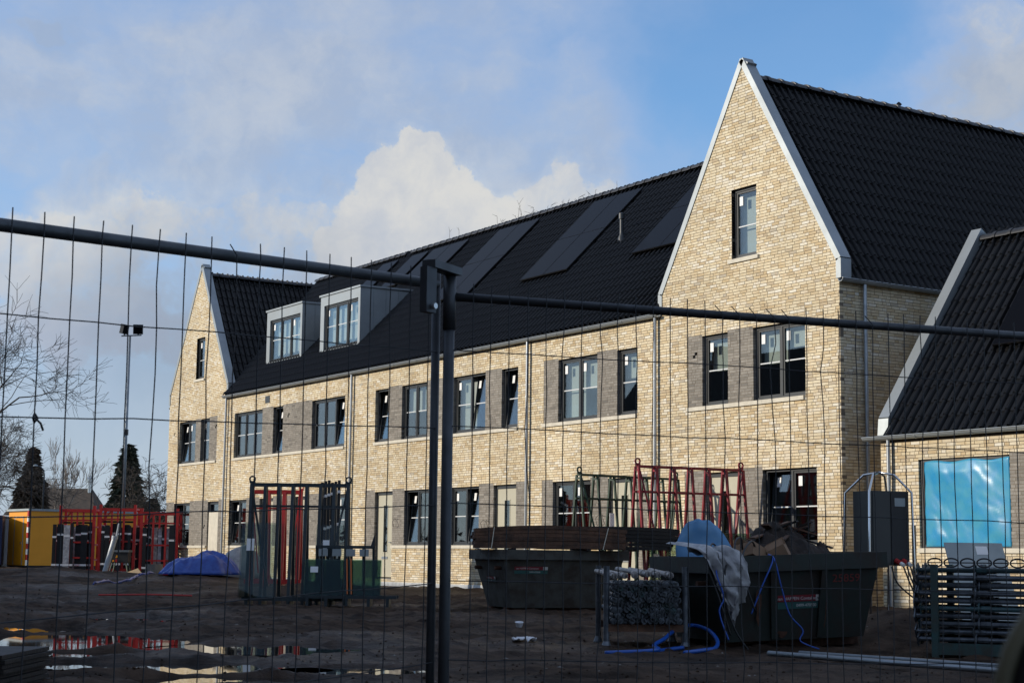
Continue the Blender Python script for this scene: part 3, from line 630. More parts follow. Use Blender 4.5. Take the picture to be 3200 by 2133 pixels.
# low house to the right of the alley
def low_house():
    x0, x1 = 1.05, 9.5; t = thing('low_house', 'low buff brick house with a steep tiled roof and a blue-sheeted window', 'house', (5, 0, GND)); P = thing_frame(t)
    ops = [(2.0, 4.13, .26, 1.90), (6.6, 7.7, FLOOR, 1.9)]
    b = B()
    for r in cut([(x0+.005, x1, GND, 2.36)], [(a-.006, c+.006, d-.006, e+.006) for a, c, d, e in ops]): b.box(r[0], r[1], .008, .11, r[2], r[3])
    b.obj('wall', M['mortar'], P)
    brick_wall(P, (0, 0, 0), (1, 0, 0), (0, -1, 0), x0, x1, GND+.013, 2.36, ops=ops, grey=[(4.13, 5.2, .26, 1.9), (6.0, 6.6, FLOOR, 1.9)], seed=31)
    brick_wall(P, (x0, 0, 0), (0, -1, 0), (-1, 0, 0), -2.7, -.1035, GND+.013, 6.3, hp=[(-1.456, 1, 2.55)], seed=32, nind=0)
    B().prism([(x0+.008, .113, GND), (x0+.008, .113, 2.6), (x0+.008, 2.75, 6.42), (x0+.008, 2.75, GND)], (.1, 0, 0)).obj('side_wall', M['mortar'], P)
    # window covered by blue sheet
    fr = B(); fr.box(2.0, 2.09, .05, .12, .26, 1.9).box(4.07, 4.13, .05, .12, .26, 1.9).box(2.09, 4.07, .05, .12, .26, .32).box(2.09, 4.07, .05, .12, 1.84, 1.9); f = fr.obj('window', M['frame'], P)
    nx, nz = 46, 38; vs = []; fs = []
    for j in range(nz+1):
        for i in range(nx+1):
            u = i/nx; v = j/nz
            fold = .038*math.sin(8*(u*.9+v*.75)+2.2*noise.noise((u*2, v*2, 3)))+.026*abs(noise.noise((u*5+v*4, v*2-u*2, 9)))+.018*abs(noise.noise((u*14+v*9, v*4-u*4, 2)))+.012*noise.noise((u*7, v*5, 1))
            edge = min(u, 1-u, v, 1-v)*8; k = min(1, edge)
            vs.append((2.12+u*1.98+.02*noise.noise((v*6, 0, 5))*(1-u), .058-.016-fold*k*.55-.012*k, .285+v*(1.565+.02*math.sin(u*14))))
    for j in range(nz):
        for i in range(nx): a = j*(nx+1)+i; fs.append((a, a+1, a+nx+2, a+nx+1))
    s = B().add(vs, fs).obj('blue_sheet', M['bluefoil'], f, smooth=True)
    md = s.modifiers.new('thick', 'SOLIDIFY'); md.thickness = .003; md.offset = 0
    sill(P, 1.97, 5.9, .26)
    door(P, 6.6, 7.7, FLOOR, 1.9)
    # roof
    Sl = Vector((0, 2.78+.12, 6.42-2.36)); Vn = Sl.normalized()
    b = B(); b.prism([(x0+.2, -.1, 2.37), (x1, -.1, 2.37), (x1, 2.8, 6.42), (x0+.2, 2.8, 6.42)], (0, .1, -.12)); b.prism([(x0+.2, 2.9, 6.3), (x1, 2.9, 6.3), (x1, 5.7, 2.37), (x0+.2, 5.7, 2.37)], (0, -.1, -.1)); b.obj('roof', M['slab'], P)
    tile_roof(P, (x0+.22, -.13, 2.35), (1, 0, 0), Vn, x1-x0-.25, Sl.length+.06, seed=33)
    ridge_row(P, (x0+.2, 2.82, 6.52), (x1, 2.82, 6.52))
    gutter(P, (x0-.33, -.11, 2.365), (x1, -.11, 2.365), (0, -1, 0), r=.07)
    downpipe(P, (1.33, 0, 0), GND+.02, 2.30, (0, -1, 0))
    verge_cap(P, [(0, .02, 2.40), (0, .05, 2.72), (0, 2.8, 6.72)], x0-.05, x0+.21, lambda n: -n.y, axis='x')
    N_ = Vector((1, 0, 0)).cross(Vn)
    for k in range(3):
        for r in range(2):
            o = Vector((3.05+k*1.06, -.1, 2.37))+Vn*(1.9+r*1.45); T = Matrix(((1, Vn.x, N_.x, o.x), (0, Vn.y, N_.y, o.y), (0, Vn.z, N_.z, o.z), (0, 0, 0, 1)))
            p = B().box(.01, 1.05, .01, 1.44, .13, .17, 0, T).obj('solar_panel', M['pvf'], P); B().box(.022, 1.038, .022, 1.428, .1705, .174, 0, T).obj('solar_glass', M['pv'], p)
    B().box(x0+.1, x1, 4.0, 4.1, GND, 2.3).box(x0+.12, x1, .12, 4.0, FLOOR-.12, FLOOR).box(x0+.12, x1, .12, 4.0, 2.1, 2.2).obj('room_shell', M['inside'], P)
    return P
M['bluefoil'] = mat('blue_foil', (.075, .33, .48), .25, vs=3.5, col2=(.03, .27, .52), spec=.5)
RH = low_house()
# ------------------------------------------------------------------ ground
FH = Vector((fw.x, fw.y, 0)).normalized(); RTH = Vector((FH.y, -FH.x, 0)); AZ0 = math.atan2(RTH.y, RTH.x)      # AZ0: heading of "across the site"
def sm(a, b, t): t = min(1, max(0, (t-a)/(b-a))); return t*t*(3-2*t)
PUD = [(-5.25, 19.2, 1.15, 1.25), (-3.25, 15.0, 1.25, .55), (-2.75, 18.2, .95, .80), (-6.6, 22.3, .65, .8), (-2.25, 13.55, .6, .36), (-4.35, 16.7, .5, .45), (-1.4, 14.85, .6, .48), (-6.3, 26.0, .9, .9)]
HEAPS = [(9.0, -7.6, 1.25, .34), (8.0, -6.9, 1.0, .22), (-24.2, -3.4, 2.6, .18), (-14.0, -4.3, 2.5, .22), (-6.5, -3.0, 2.0, .15), (-28, -7.5, 3.0, .16), (-20, -10.5, 2.6, .14), (-33, -6.2, 2.5, .16), (-24, -8.5, 2.2, .16), (-16.5, -8.0, 2.0, .16), (-28.3, -6.5, 1.5, .22), (-26.9, -4.8, 1.2, .18), (-29.9, -8.6, 1.7, .22), (-26.0, -7.2, 1.3, .14)]
WATER = -1.020
def GZ(x, y, fine=True):
    px, py = x-CAMP.x, y-CAMP.y; d = px*FH.x+py*FH.y; l = px*RTH.x+py*RTH.y
    z = -1.12+.12*sm(8, 13, d)+.20*sm(36, 52, d)+.08*sm(52, 76, d)
    if -37 < x < 12: z += (-.86-z)*sm(-3.0, -.6, y)
    if y > .02 and -36 < x < 9: z = min(z, -.9)
    for hx, hy, r, h in HEAPS:
        q = ((x-hx)**2+(y-hy)**2)/(r*r)
        if q < 4: z += h*math.exp(-q*1.6)
    if fine and d < 90 and abs(l) < 40:
        wet = 0.0
        for a, b, s, t in PUD:
            q = ((l-a)/s)**2+((d-b)/t)**2
            if q < 3: wet = max(wet, 1-q/3)
        rough = 1-.80*sm(0, .4, wet)
        p = (x, y, 0)
        n1 = noise.noise((x*.55, y*.55, 2)); n2 = noise.noise((x*2.1, y*2.1, 5)); n3 = noise.noise((x*6.3, y*6.3, 9))
        far = sm(11, 30, d)
        n4 = noise.noise((l*1.3, d*.16, 6)); n5 = abs(noise.noise((x*1.1+y*.5, y*.35, 8))); z += rough*(.05*(.35-n5)+.040*n1*(1+far)+.030*n2*(1+.6*far)+.034*max(0, n3)*(1+far)+.012*max(0, noise.noise((x*15, y*15, 4)))+.030*n4+.006)
        if wet > 0: z -= .075*sm(.05, .55, wet+.20*n2+.12*noise.noise((x*4.7, y*4.7, 3)))
    return z
def ground():
    rows = [.0]; d = 1.0
    while d < 11: rows.append(d); d *= 1.06
    while d < 40: rows.append(d); d *= 1.0042
    while d < 90: rows.append(d); d *= 1.012
    while d < 3000: rows.append(d); d *= 1.09
    ang = []; a = -180.0
    while a < 180:
        ang.append(a); a += .13 if -22 <= a < 24 else (2.0 if -40 < a < 42 else 5.0)
    n = len(ang); vs = [(CAMP.x, CAMP.y, -1.12)]; fs = []
    cs = [(math.cos(R(t)), math.sin(R(t))) for t in ang]
    for d in rows[1:]:
        for c, s in cs:
            x = CAMP.x+FH.x*d*c+RTH.x*d*s; y = CAMP.y+FH.y*d*c+RTH.y*d*s
            vs.append((x, y, GZ(x, y, d < 95 and c > .85)))
    for k in range(n): fs.append((0, 1+k, 1+(k+1) % n))
    for r in range(len(rows)-2):
        o = 1+r*n; q = o+n
        for k in range(n): fs.append((o+k, q+k, q+(k+1) % n, o+(k+1) % n))
    fs = [f[::-1] for f in fs]
    me = bpy.data.meshes.new('ground'); me.from_pydata(vs, [], fs); me.materials.append(M['mud']); me.polygons.foreach_set('use_smooth', [True]*len(fs)); me.update()
    link('ground', me, None, kind='structure')
def mudmat():
    m = mat('wet_mud', (.078, .052, .037), .8, vs=1.9, col2=(.022, .015, .011), bump=.0, det=12, spec=.06, thr=(.36, .62))
    nt = m.node_tree; N = nt.nodes; L = nt.links; b = N['Principled BSDF']
    geo = N.new('ShaderNodeNewGeometry')
    nz = N.new('ShaderNodeTexNoise'); nz.inputs['Scale'].default_value = 9; nz.inputs['Detail'].default_value = 9; nz.inputs['Roughness'].default_value = .7; L.new(geo.outputs['Position'], nz.inputs['Vector'])
    bp = N.new('ShaderNodeBump'); bp.inputs['Strength'].default_value = .9; bp.inputs['Distance'].default_value = .05; L.new(nz.outputs['Fac'], bp.inputs['Height']); L.new(bp.outputs[0], b.inputs['Normal'])
    n2 = N.new('ShaderNodeTexNoise'); n2.inputs['Scale'].default_value = .35; n2.inputs['Detail'].default_value = 5; L.new(geo.outputs['Position'], n2.inputs['Vector'])
    mr = N.new('ShaderNodeMapRange'); mr.inputs[1].default_value = .35; mr.inputs[2].default_value = .65; mr.inputs[3].default_value = .42; mr.inputs[4].default_value = .9; L.new(n2.outputs['Fac'], mr.inputs[0]); L.new(mr.outputs[0], b.inputs['Roughness'])
    return m
M['mud'] = mudmat()
M['water'] = mat('puddle_water', (.012, .011, .010), .02, spec=.5)
M['water'].node_tree.nodes['Principled BSDF'].inputs['IOR'].default_value = 1.33
ground()
for a, b, s, t in PUD:
    vs = []; n = 28
    for k in range(n):
        q = 2*math.pi*k/n; l = a+s*1.35*math.cos(q); d = b+t*1.35*math.sin(q); p = CAMP+RTH*l+FH*d; vs.append((p.x, p.y, WATER))
    B().add(vs, [tuple(range(n))]).obj('puddle', M['water'], None, kind='structure')
# loose clods and stones trodden into the mud
cl_ = B(); rc = random.Random(5)
for k in range(4200):
    d = 12.5*math.exp(rc.random()*1.35); l = rc.uniform(-.34, .34)*d; p = CAMP+FH*d+RTH*l
    if p.y > -.3: continue
    z = GZ(p.x, p.y); r = rc.uniform(.004, .022); 
    if z < WATER+.012: continue
    q = [Vector((rc.gauss(0, 1), rc.gauss(0, 1), rc.gauss(0, .7))).normalized()*r*rc.uniform(.7, 1.3) for _ in range(6)]
    c = Vector((p.x, p.y, z+r*.1))
    oc = [Vector((r*rc.uniform(.7, 1.4), 0, 0)), Vector((0, r*rc.uniform(.7, 1.4), 0)), Vector((-r*rc.uniform(.7, 1.4), 0, 0)), Vector((0, -r*rc.uniform(.7, 1.4), 0)), Vector((0, 0, r*rc.uniform(.5, .9))), Vector((0, 0, -r))]
    cl_.add([c+o for o in oc], [(0, 1, 4), (1, 2, 4), (2, 3, 4), (3, 0, 4), (1, 0, 5), (2, 1, 5), (3, 2, 5), (0, 3, 5)])
cl_.obj('clods', M['mud'], None, kind='stuff', label='small dark clods and stones trodden into the mud', cat='clods')
# ------------------------------------------------------------------ row across the road: it throws the shade over the yard
def opposite():
    x0, x1, yf, yr, e, rz = -45.0, 30.0, -25.6, -29.6, 4.6, 9.75
    t = thing('terraced_block', 'long brick housing block across the road, whose shadow covers the yard', 'building', (-8, -29.6, -1.15)); FRAMES.append(t)
    wall = B(); n = 12; w = (x1-x0)/n; ops = []
    for k in range(n):
        a = x0+k*w; ops += [(a+.7, a+2.3, 2.3, 3.7), (a+3.4, a+4.6, 2.3, 3.7), (a+3.3, a+5.2, -.1, 1.4), (a+.9, a+1.9, -1.0, 1.2)]
    for r in cut([(x0, x1, -1.2, e)], ops): wall.box(r[0], r[1], yf-.3, yf, r[2], r[3])
    wall.box(x0, x1, -33.8, -33.5, -1.2, e)
    for x in (x0, x1-.3): wall.prism([(x, yf-.302, -1.2), (x, yf-.302, e), (x, yr, rz-.2), (x, -33.498, e), (x, -33.498, -1.2)], (.3, 0, 0))
    wall.obj('wall', M['brown_brick'], t)
    for (a, b, c, d) in ops:
        f = B().box(a, b, yf-.2, yf-.14, c, c+.07).box(a, b, yf-.2, yf-.14, d-.07, d).box(a, a+.07, yf-.2, yf-.14, c, d).box(b-.07, b, yf-.2, yf-.14, c, d).obj('window', M['white'], t); B().box(a+.07, b-.07, yf-.18, yf-.165, c+.07, d-.07).obj('pane', M['glass'], f)
    r = B(); r.prism([(x0-.1, yf+.35, e-.25), (x1+.1, yf+.35, e-.25), (x1+.1, yr, rz), (x0-.1, yr, rz)], (0, 0, .16)); r.prism([(x0-.1, yr, rz), (x1+.1, yr, rz), (x1+.1, -33.95, e-.25), (x0-.1, -33.95, e-.25)], (0, 0, .16)); ro = r.obj('roof', M['slab'], t)
    for k in range(0, n, 2): B().box(x0+k*w-.35+w, x0+k*w+.35+w, yr-.4, yr+.4, rz-.6, rz+.75).obj('chimney', M['brown_brick'], ro)
    B().box(x0+.4, x1-.4, -30.0, -29.9, -1.2, 4.4).obj('room_wall', M['inside'], t)
M['brown_brick'] = mat('brown_brick_wall', (.20, .11, .075), .9, var=.35, vs=6, bump=.2)
opposite()
# ------------------------------------------------------------------ temporary fence
M['galv'] = mat('weathered_galvanised', (.075, .083, .092), .5, .5, var=.3, vs=8)
M['wire'] = mat('fence_wire', (.035, .038, .043), .6, .3)
M['plastic_black'] = mat('black_plastic', (.012, .012, .013), .45)
def fence(name, label, A, Bp, length, pitch, first, hz, kinks, bent, seed, side, rr=.018, pr=.0148):
    """A: where the top rail starts, Bp: a second point of the rail; hz: heights of the cross wires below the rail"""
    rn = random.Random(seed); A = Vector(A); D = (Vector(Bp)-A); D.normalize(); Zv = Vector((0, 0, 1)); base = A-Zv*2.0
    out = Vector((D.y, -D.x, 0)).normalized()
    t = thing(name, label, 'fence', base, 0, 'site fence panels'); FRAMES.append(t)
    P = lambda s, h: A+D*s+Zv*h
    B().tube([P(0, 0), P(length, 0)], rr, 14).obj('top_rail', M['galv'], t, smooth=True)
    B().tube([P(0, -1.93), P(length, -1.93)], .0205, 10).obj('bottom_rail', M['galv'], t, smooth=True)
    for s in (0, length): B().tube([P(s, -2.02), P(s, .055 if s == side else .02)], pr, 14).obj('post', M['galv'], t, smooth=True)
    for h in hz:
        pts = [P(s*length/24, h+rn.uniform(-.003, .003))+out*.022 for s in range(25)]
        pts[0] = P(0, h)+out*.012; pts[-1] = P(length, h)+out*.012
        B().tube(pts, .0019, 5).obj('cross_wire', M['wire'], t)
    s = first; k = 0
    while s < length-.02:
        q = s+rn.uniform(-.003, .003); hs = [.045, .0]+list(hz)+[-1.95]; pts = []
        for j, h in enumerate(hs):
            dx = rn.gauss(0, .0015)
            if kinks and j > 1 and rn.random() < kinks: dx += rn.uniform(-.013, .013)
            pts.append(P(q+dx, h)+out*.0255)
            if j > 0 and j < len(hs)-1:
                mid = (h+hs[j+1])/2; pts.append(P(q+dx*.5+rn.gauss(0, .002)*(1 if kinks else .3), mid)+out*.0255)
        if k in bent: pts[0] = P(q-.030, .03)+out*.026
        B().tube(pts, .0019, 5).obj('upright_wire', M['wire'], t); s += pitch; k += 1
    return t, P, out, D
F1, P1, o1, D1 = fence('site_fence_panel', 'mesh site fence panel with wide square mesh, its top rail under the hooked clamp', Vector((18.846, -20.425, .921))-(Vector((18.846, -20.425, .921))-Vector((19.38, -21.93, .84))).normalized()*3.348, (18.846, -20.425, .921), 3.5, .0985, .0855, [-.236-.26*k for k in range(7)], .03, (25,), 3, 3.5)
F2, P2, o2, D2 = fence('site_fence_panel', 'mesh site fence panel with narrow kinked mesh and bent wire tips, before the skips', (18.849, -20.261, .881), (19.51, -18.13, .85), 3.5, .0655, .075, [-.185-.258*k for k in range(7)], .20, (14, 15, 16, 17, 18, 23), 4, 0, .0152, .0188)
def clamp():
    # inverted hook of square tube that sits on the right panel's post and reaches over the left one
    a = P2(0, .085); d = -D1; d = Vector((d.x, d.y, 0)).normalized(); t = thing('fence_hook_clamp', 'grey square-tube hook clamp joining the two fence panels', 'clamp', a, 0); FRAMES.append(t)
    n = Vector((-d.y, d.x, 0)); e = a+d*.165+o1*.045
    B().bar(a-d*.02+o1*.01, e, .05, .026).obj('arm', M['galv'], t)
    leg = B(); leg.bar(e-d*.0-Vector((0, 0, .013)), e-Vector((0, 0, .165)), .03, .05, upv=d); leg.obj('leg', M['galv'], t)
    B().tube([e-Vector((0, 0, .145))+o1*.02, e-Vector((0, 0, .145))+o1*.034], .010, 10).obj('bolt', M['steel'], t)
    B().tube([a-Vector((0, 0, .01)), a-Vector((0, 0, .2))], .022, 14).obj('sleeve', M['galv'], t, smooth=True)
clamp()
for s, h, lb in ((1.86, -.50, 'black cable tie on the wide mesh against open sky'), (1.69, -.755, 'black cable tie on the wide mesh before the yellow cabin')):
    p = P1(s, h)+o1*.026; t = B().tube([p+Vector((0, 0, .012)), p+D1*.008+o1*.004, p-Vector((0, 0, .012)), p-D1*.006+o1*.004, p+Vector((0, 0, .01))], .0035, 6)
    t.tube([p+o1*.004, p+D1*.012+o1*.012-Vector((0, 0, .014)), p+D1*.022+o1*.01-Vector((0, 0, .032))], .0032, 6)
    t.obj('cable_tie', M['plastic_black'], None, label=lb, cat='cable tie', group='cable ties on the fence')
ft = P1(3.52, 0); fz = GZ(ft.x, ft.y)
B().box(-.35, .35, -.11, .11, 0, .13).obj('concrete_block', M['concrete'] if 'concrete' in M else M['mortar_grey'], None, label='grey concrete block foot under the joint of the fence panels', cat='concrete block', mw=Matrix.Translation((ft.x, ft.y, fz-.03)) @ Matrix.Rotation(AZ0, 4, 'Z'))
# dark round mirror on a short post right beside the viewer
mp = CAMP+FH*.66+RTH*.254; t = thing('round_mirror', 'dark round mirror back with an olive rim, out of focus at the frame edge', 'mirror', (mp.x, mp.y, -1.12)); FRAMES.append(t)
M['olive'] = mat('olive_rim', (.20, .19, .12), .5); M['black'] = mat('black_shell', (.01, .01, .011), .5)
mc = Vector((mp.x, mp.y, -.058)); Tm = Matrix.Translation(mc) @ Matrix.Rotation(AZ0, 4, 'Z') @ Matrix.Rotation(R(90), 4, 'X')
b = B().lathe([(.056, -.012), (.058, 0), (.054, .012), (.04, .02), (.01, .026)], (0, 0, 0), 40); b.v = [tuple(Tm @ Vector(v)) for v in b.v]; b.obj('mirror_back', M['black'], t, smooth=True)
pts = [Tm @ Vector((0.0595*math.cos(q*math.pi/24), 0.0595*math.sin(q*math.pi/24), .0)) for q in range(49)]; B().tube(pts, .0042, 8, cap=False).obj('rim', M['olive'], t, smooth=True)
B().tube([(mp.x, mp.y, -1.14), (mp.x, mp.y, -.10)], .012, 10).obj('post', M['black'], t)
# ------------------------------------------------------------------ yard things
def at(x, y, rz=0.0, z=None, tilt=0.0):
    return Matrix.Translation((x, y, GZ(x, y) if z is None else z)) @ Matrix.Rotation(AZ0+R(rz), 4, 'Z') @ Matrix.Rotation(R(tilt), 4, 'Y')
def root(name, label, cat, mw, group=None):
    o = link(name, None, None, label, cat, group); o.matrix_world = mw; o.empty_display_size = .2; return o
def text(body, size, mt, parent, mw, name='lettering', sx=1.0):
    c = bpy.data.curves.new(name, 'FONT'); c.body = body; c.size = size; c.extrude = .0008; o = bpy.data.objects.new(name, c); COL.objects.link(o)
    bpy.context.view_layer.update(); me = bpy.data.meshes.new_from_object(o); bpy.data.objects.remove(o); me.materials.clear(); me.materials.append(mt)
    return link(name, me, parent, mw=mw @ Matrix.Diagonal((sx, 1, 1, 1)))
UPRIGHT = Matrix.Rotation(R(90), 4, 'X')
M.update(
 skip_grey=mat('worn_grey_paint', (.054, .056, .050), .65, .1, vs=4, col2=(.028, .020, .014), bump=.3, bs=6, det=9, thr=(.42, .66)), skip_green=mat('dull_green_paint', (.011, .018, .0145), .6, .1, vs=4, col2=(.020, .012, .0075), bump=.3, bs=6, det=9, thr=(.45, .68)),
 rust=mat('rust', (.085, .035, .018), .85, var=.5, vs=9, bump=.3), red_band=mat('red_sticker', (.17, .012, .02), .4), teal_band=mat('teal_sticker', (.022, .085, .078), .45), letters=mat('white_letters', (.5, .5, .48), .5), red_letters=mat('red_letters', (.16, .02, .015), .6),
 plank=mat('weathered_plank', (.13, .064, .036), .8, vs=7, col2=(.06, .034, .022), bump=.4, bs=25, isl=.45), plank_black=mat('wet_black_plank', (.011, .0085, .007), .7, vs=6, col2=(.006, .005, .0045), bump=.4, bs=25, isl=.4),
 strap=mat('pale_strap', (.6, .56, .45), .6), strap_blue=mat('blue_strap', (.02, .09, .42), .45), prop=mat('galvanised_prop', (.13, .145, .165), .45, .5, vs=9, col2=(.06, .07, .08), isl=.35), prop_pale=mat('pale_prop_paint', (.36, .33, .31), .5, vs=8, col2=(.22, .21, .2), isl=.2),
 prop_teal=mat('teal_prop_paint', (.02, .07, .08), .5, vs=7, col2=(.035, .045, .045), isl=.3), teal=mat('teal_steel', (.03, .08, .08), .55, vs=6, col2=(.04, .045, .036), bump=.1), steel_tube=mat('bright_galvanised_tube', (.26, .29, .31), .4, .6, var=.25, vs=6),
 hose=mat('blue_hose', (.006, .075, .36), .35), tarp=mat('blue_tarpaulin', (.012, .045, .27), .34, vs=5, col2=(.025, .09, .40), bump=.4, bs=9), bag=mat('white_plastic_bag', (.36, .36, .36), .35, vs=6, col2=(.24, .24, .25), bump=.5, bs=14), card=mat('cardboard', (.24, .145, .085), .8, var=.2, vs=5), blue_sheet=mat('pale_blue_sheet', (.07, .22, .42), .5, vs=9, col2=(.11, .26, .43)),
 brown_heap=mat('dark_brown_rubbish', (.026, .013, .007), .8, vs=5, col2=(.011, .007, .005), bump=.5, bs=12), red=mat('red_rack_paint', (.52, .026, .020), .42, vs=5, col2=(.40, .022, .018)), red_dark=mat('dark_red_rack_paint', (.26, .012, .022), .5, vs=5, col2=(.15, .012, .018)), green=mat('dark_green_rack_paint', (.012, .045, .025), .5, var=.3, vs=5),
 rack=mat('blue_grey_rack_paint', (.040, .055, .062), .45, .2, var=.3, vs=5), pane_glass=glassmat('stacked_glass', (.76, .80, .78), -.012, .01, .7), pane_green=glassmat('green_glass', (.70, .77, .73), -.012, .01, .6), tape=mat('white_tape', (.8, .8, .8), .4), foil_wrap=mat('clear_wrap', (.55, .55, .56), .2, vs=9, col2=(.3, .3, .32), bump=.8, bs=12),
 profile=mat('black_profile', (.016, .017, .019), .35), yellow=mat('yellow_cabin_paint', (.90, .36, .012), .42, var=.08, vs=1), cab_blue=mat('dark_blue_container', (.008, .022, .085), .45, var=.25, vs=2), cabinet=mat('dark_cabinet_paint', (.035, .037, .036), .4, var=.15, vs=2), chrome=mat('polished_tube', (.62, .63, .63), .18, .95), plug_red=mat('red_plug', (.38, .02, .02), .4),
 board=mat('grey_board', (.36, .40, .40), .55, .2, vs=1.5, col2=(.27, .31, .32)), concrete=mat('concrete', (.20, .19, .175), .9, var=.25, vs=5, bump=.2), orange=mat('orange_strap', (.6, .13, .01), .5), pale_wood=mat('pale_wood', (.52, .38, .22), .7, var=.15, vs=4), pvc=mat('grey_pvc_pipe', (.36, .40, .44), .4), white_pl=mat('white_litter', (.75, .76, .78), .5))
# --- skips
def skip(name, label, mw, Lt, Lb, Wt, Wb, H, paint, ribs):
    t = root(name, label, 'skip', mw); z0 = .10; th = .012
    lo = [(-Lb/2, -Wb/2), (Lb/2, -Wb/2), (Lb/2, Wb/2), (-Lb/2, Wb/2)]; hi = [(-Lt/2, -Wt/2), (Lt/2, -Wt/2), (Lt/2, Wt/2), (-Lt/2, Wt/2)]
    b = B(); vs = [(x, y, z0) for x, y in lo]+[(x, y, H) for x, y in hi]+[(x*.985, y*.985, z0+.02) for x, y in lo]+[(x*.985, y*.98, H) for x, y in hi]
    b.add(vs, [(3, 2, 1, 0), (0, 1, 5, 4), (1, 2, 6, 5), (2, 3, 7, 6), (3, 0, 4, 7), (8, 9, 10, 11), (9, 8, 12, 13), (10, 9, 13, 14), (11, 10, 14, 15), (8, 11, 15, 12), (4, 5, 13, 12), (5, 6, 14, 13), (6, 7, 15, 14), (7, 4, 12, 15)])
    body = b.obj('body', paint, t)
    r = .05; rim = B()
    for (x0, x1, y0, y1) in ((-Lt/2-r, Lt/2+r, -Wt/2-r, -Wt/2), (-Lt/2-r, Lt/2+r, Wt/2, Wt/2+r), (-Lt/2-r, -Lt/2, -Wt/2, Wt/2), (Lt/2, Lt/2+r, -Wt/2, Wt/2)): B().box(x0, x1, y0, y1, H-.17, H+.012).obj('rim', paint, t)
    for s in (-1, 1):
        B().box(-Lb/2-.05, Lb/2+.05, s*Wb*.3-.06, s*Wb*.3+.06, 0, z0+.002).obj('skid', M['rust'], t)
        for y in (-Wt*.33, Wt*.33):
            x = s*(Lt/2-(Lt-Lb)*.22); B().tube([(x, y, H*.72), (x+s*.16, y, H*.72)], .035, 12).obj('lifting_pin', M['rust'], t)
    for k in range(ribs):
        f = (k+1)/(ribs+1); xb = -Lb/2+Lb*f; xt = -Lt/2+Lt*f*.9+Lt*.05
        B().prism([(xb-.04, -Wb/2-.002, z0+.02), (xb+.04, -Wb/2-.002, z0+.02), (xt+.04, -Wt/2-.002, H-.18), (xt-.04, -Wt/2-.002, H-.18)], (0, -.035, 0)).obj('rib', paint, t)
    return t, body
def sideT(Wt, Wb, H, x, z, out=.006):
    """placing matrix for flat print on the near long side of a skip"""
    a = math.atan2((Wt-Wb)/2, H-.1); y = -(Wb/2+(Wt-Wb)/2*(z-.1)/(H-.1))-out
    return Matrix.Translation((x, y, z)) @ Matrix.Rotation(R(90)+a, 4, 'X')
def sticker(parent, T, w, h, line, phone, tag='.nl'):
    b = B().box(0, w, 0, h, -.002, .0); b.v = [tuple(T @ Vector(v)) for v in b.v]; s = b.obj('name_sticker', M['red_band'], parent)
    b = B().box(w*.86, w, 0.002, h-.002, .0004, .0024); b.v = [tuple(T @ Vector(v)) for v in b.v]; b.obj('sticker_end', M['letters'], s)
    b = B().box(0, w, -h*1.15, -h*.1, -.002, .0); b.v = [tuple(T @ Vector(v)) for v in b.v]; b.obj('phone_sticker', M['teal_band'], s)
    text(line, h*.72, M['letters'], s, T @ Matrix.Translation((w*.04, h*.24, .001)), sx=1.02); text(tag, h*.8, M['black'], s, T @ Matrix.Translation((w*.865, h*.24, .0035)), sx=.8); text(phone, h*.66, M['letters'], s, T @ Matrix.Translation((w*.45, -h*.85, .001)))
# grey skip with the planks on top
s1c = Vector((-2.24, -6.27, 0)); ax = Vector((math.cos(AZ0+R(20)), math.sin(AZ0+R(20)), 0)); ay = Vector((-ax.y, ax.x, 0))
c1 = s1c+ax*.98+ay*.68; m1 = at(c1.x, c1.y, 20, -1.02)
SK1, sb1 = skip('skip', 'grey skip loaded with a strapped stack of long planks', m1, 2.5, 1.95, 1.72, 1.36, 1.16, M['skip_grey'], 0)
sticker(SK1, sideT(1.72, 1.36, 1.16, -.98, .80), .66, .062, 'van HAPPEN Containers', '0499-470500')
Te = Matrix.Translation((-1.02, .40, .66)) @ Matrix.Rotation(R(-90), 4, 'Z') @ Matrix.Rotation(R(90), 4, 'X')
q = B().box(-.0, .006, 0, 0, 0, 0); 
ae = math.atan2((2.5-1.95)/2, 1.06); Tl = Matrix.Translation((-1.135, .30, .62)) @ Matrix.Rotation(R(-90), 4, 'Z') @ Matrix.Rotation(R(90)+ae, 4, 'X'); sticker(SK1, Tl, .5, .05, 'van HAPPEN Cont.', '0499')
# planks
def plank_stack(name, label, mw, L_, nlay, nw, mt, jit, sag, straps, seed, gap=.012, w=.19, h=.058):
    t = root(name, label, 'planks', mw); rn = random.Random(seed); n = 10
    for k in range(nlay):
        for j in range(nw):
            x0 = rn.uniform(-jit, jit); l = L_+rn.uniform(-jit, jit); z = k*(h+gap); b = B(); y = j*(w+.006)+rn.uniform(-.015, .015); vs = []; fs = []
            for i in range(n+1):
                x = -l/2+x0+l*i/n; dz = -sag*(2*x/L_)**2*(k/max(1, nlay-1))+rn.uniform(0, .003)
                vs += [(x, y, z+dz), (x, y+w, z+dz), (x, y+w, z+h+dz), (x, y, z+h+dz)]
            for i in range(n):
                o = i*4; fs += [(o, o+4, o+5, o+1), (o+1, o+5, o+6, o+2), (o+2, o+6, o+7, o+3), (o+3, o+7, o+4, o)]
            fs += [(0, 1, 2, 3), (n*4+3, n*4+2, n*4+1, n*4)]
            b.add(vs, fs).obj('plank', mt, t)
        if k and k % 2 == 0:
            pass
    H = nlay*(h+gap)-gap
    for s, lean in straps:
        B().bar((s, -.02, -.01), (s+lean, -.02, H+.0-sag*(2*s/L_)**2), .016, .004, upv=(0, 1, 0)).obj('strap', M['strap'], t)
    return t
zr = -1.02+1.16+.014
dp = 20; pc = c1+ax*(-.10)+ay*(-.86)
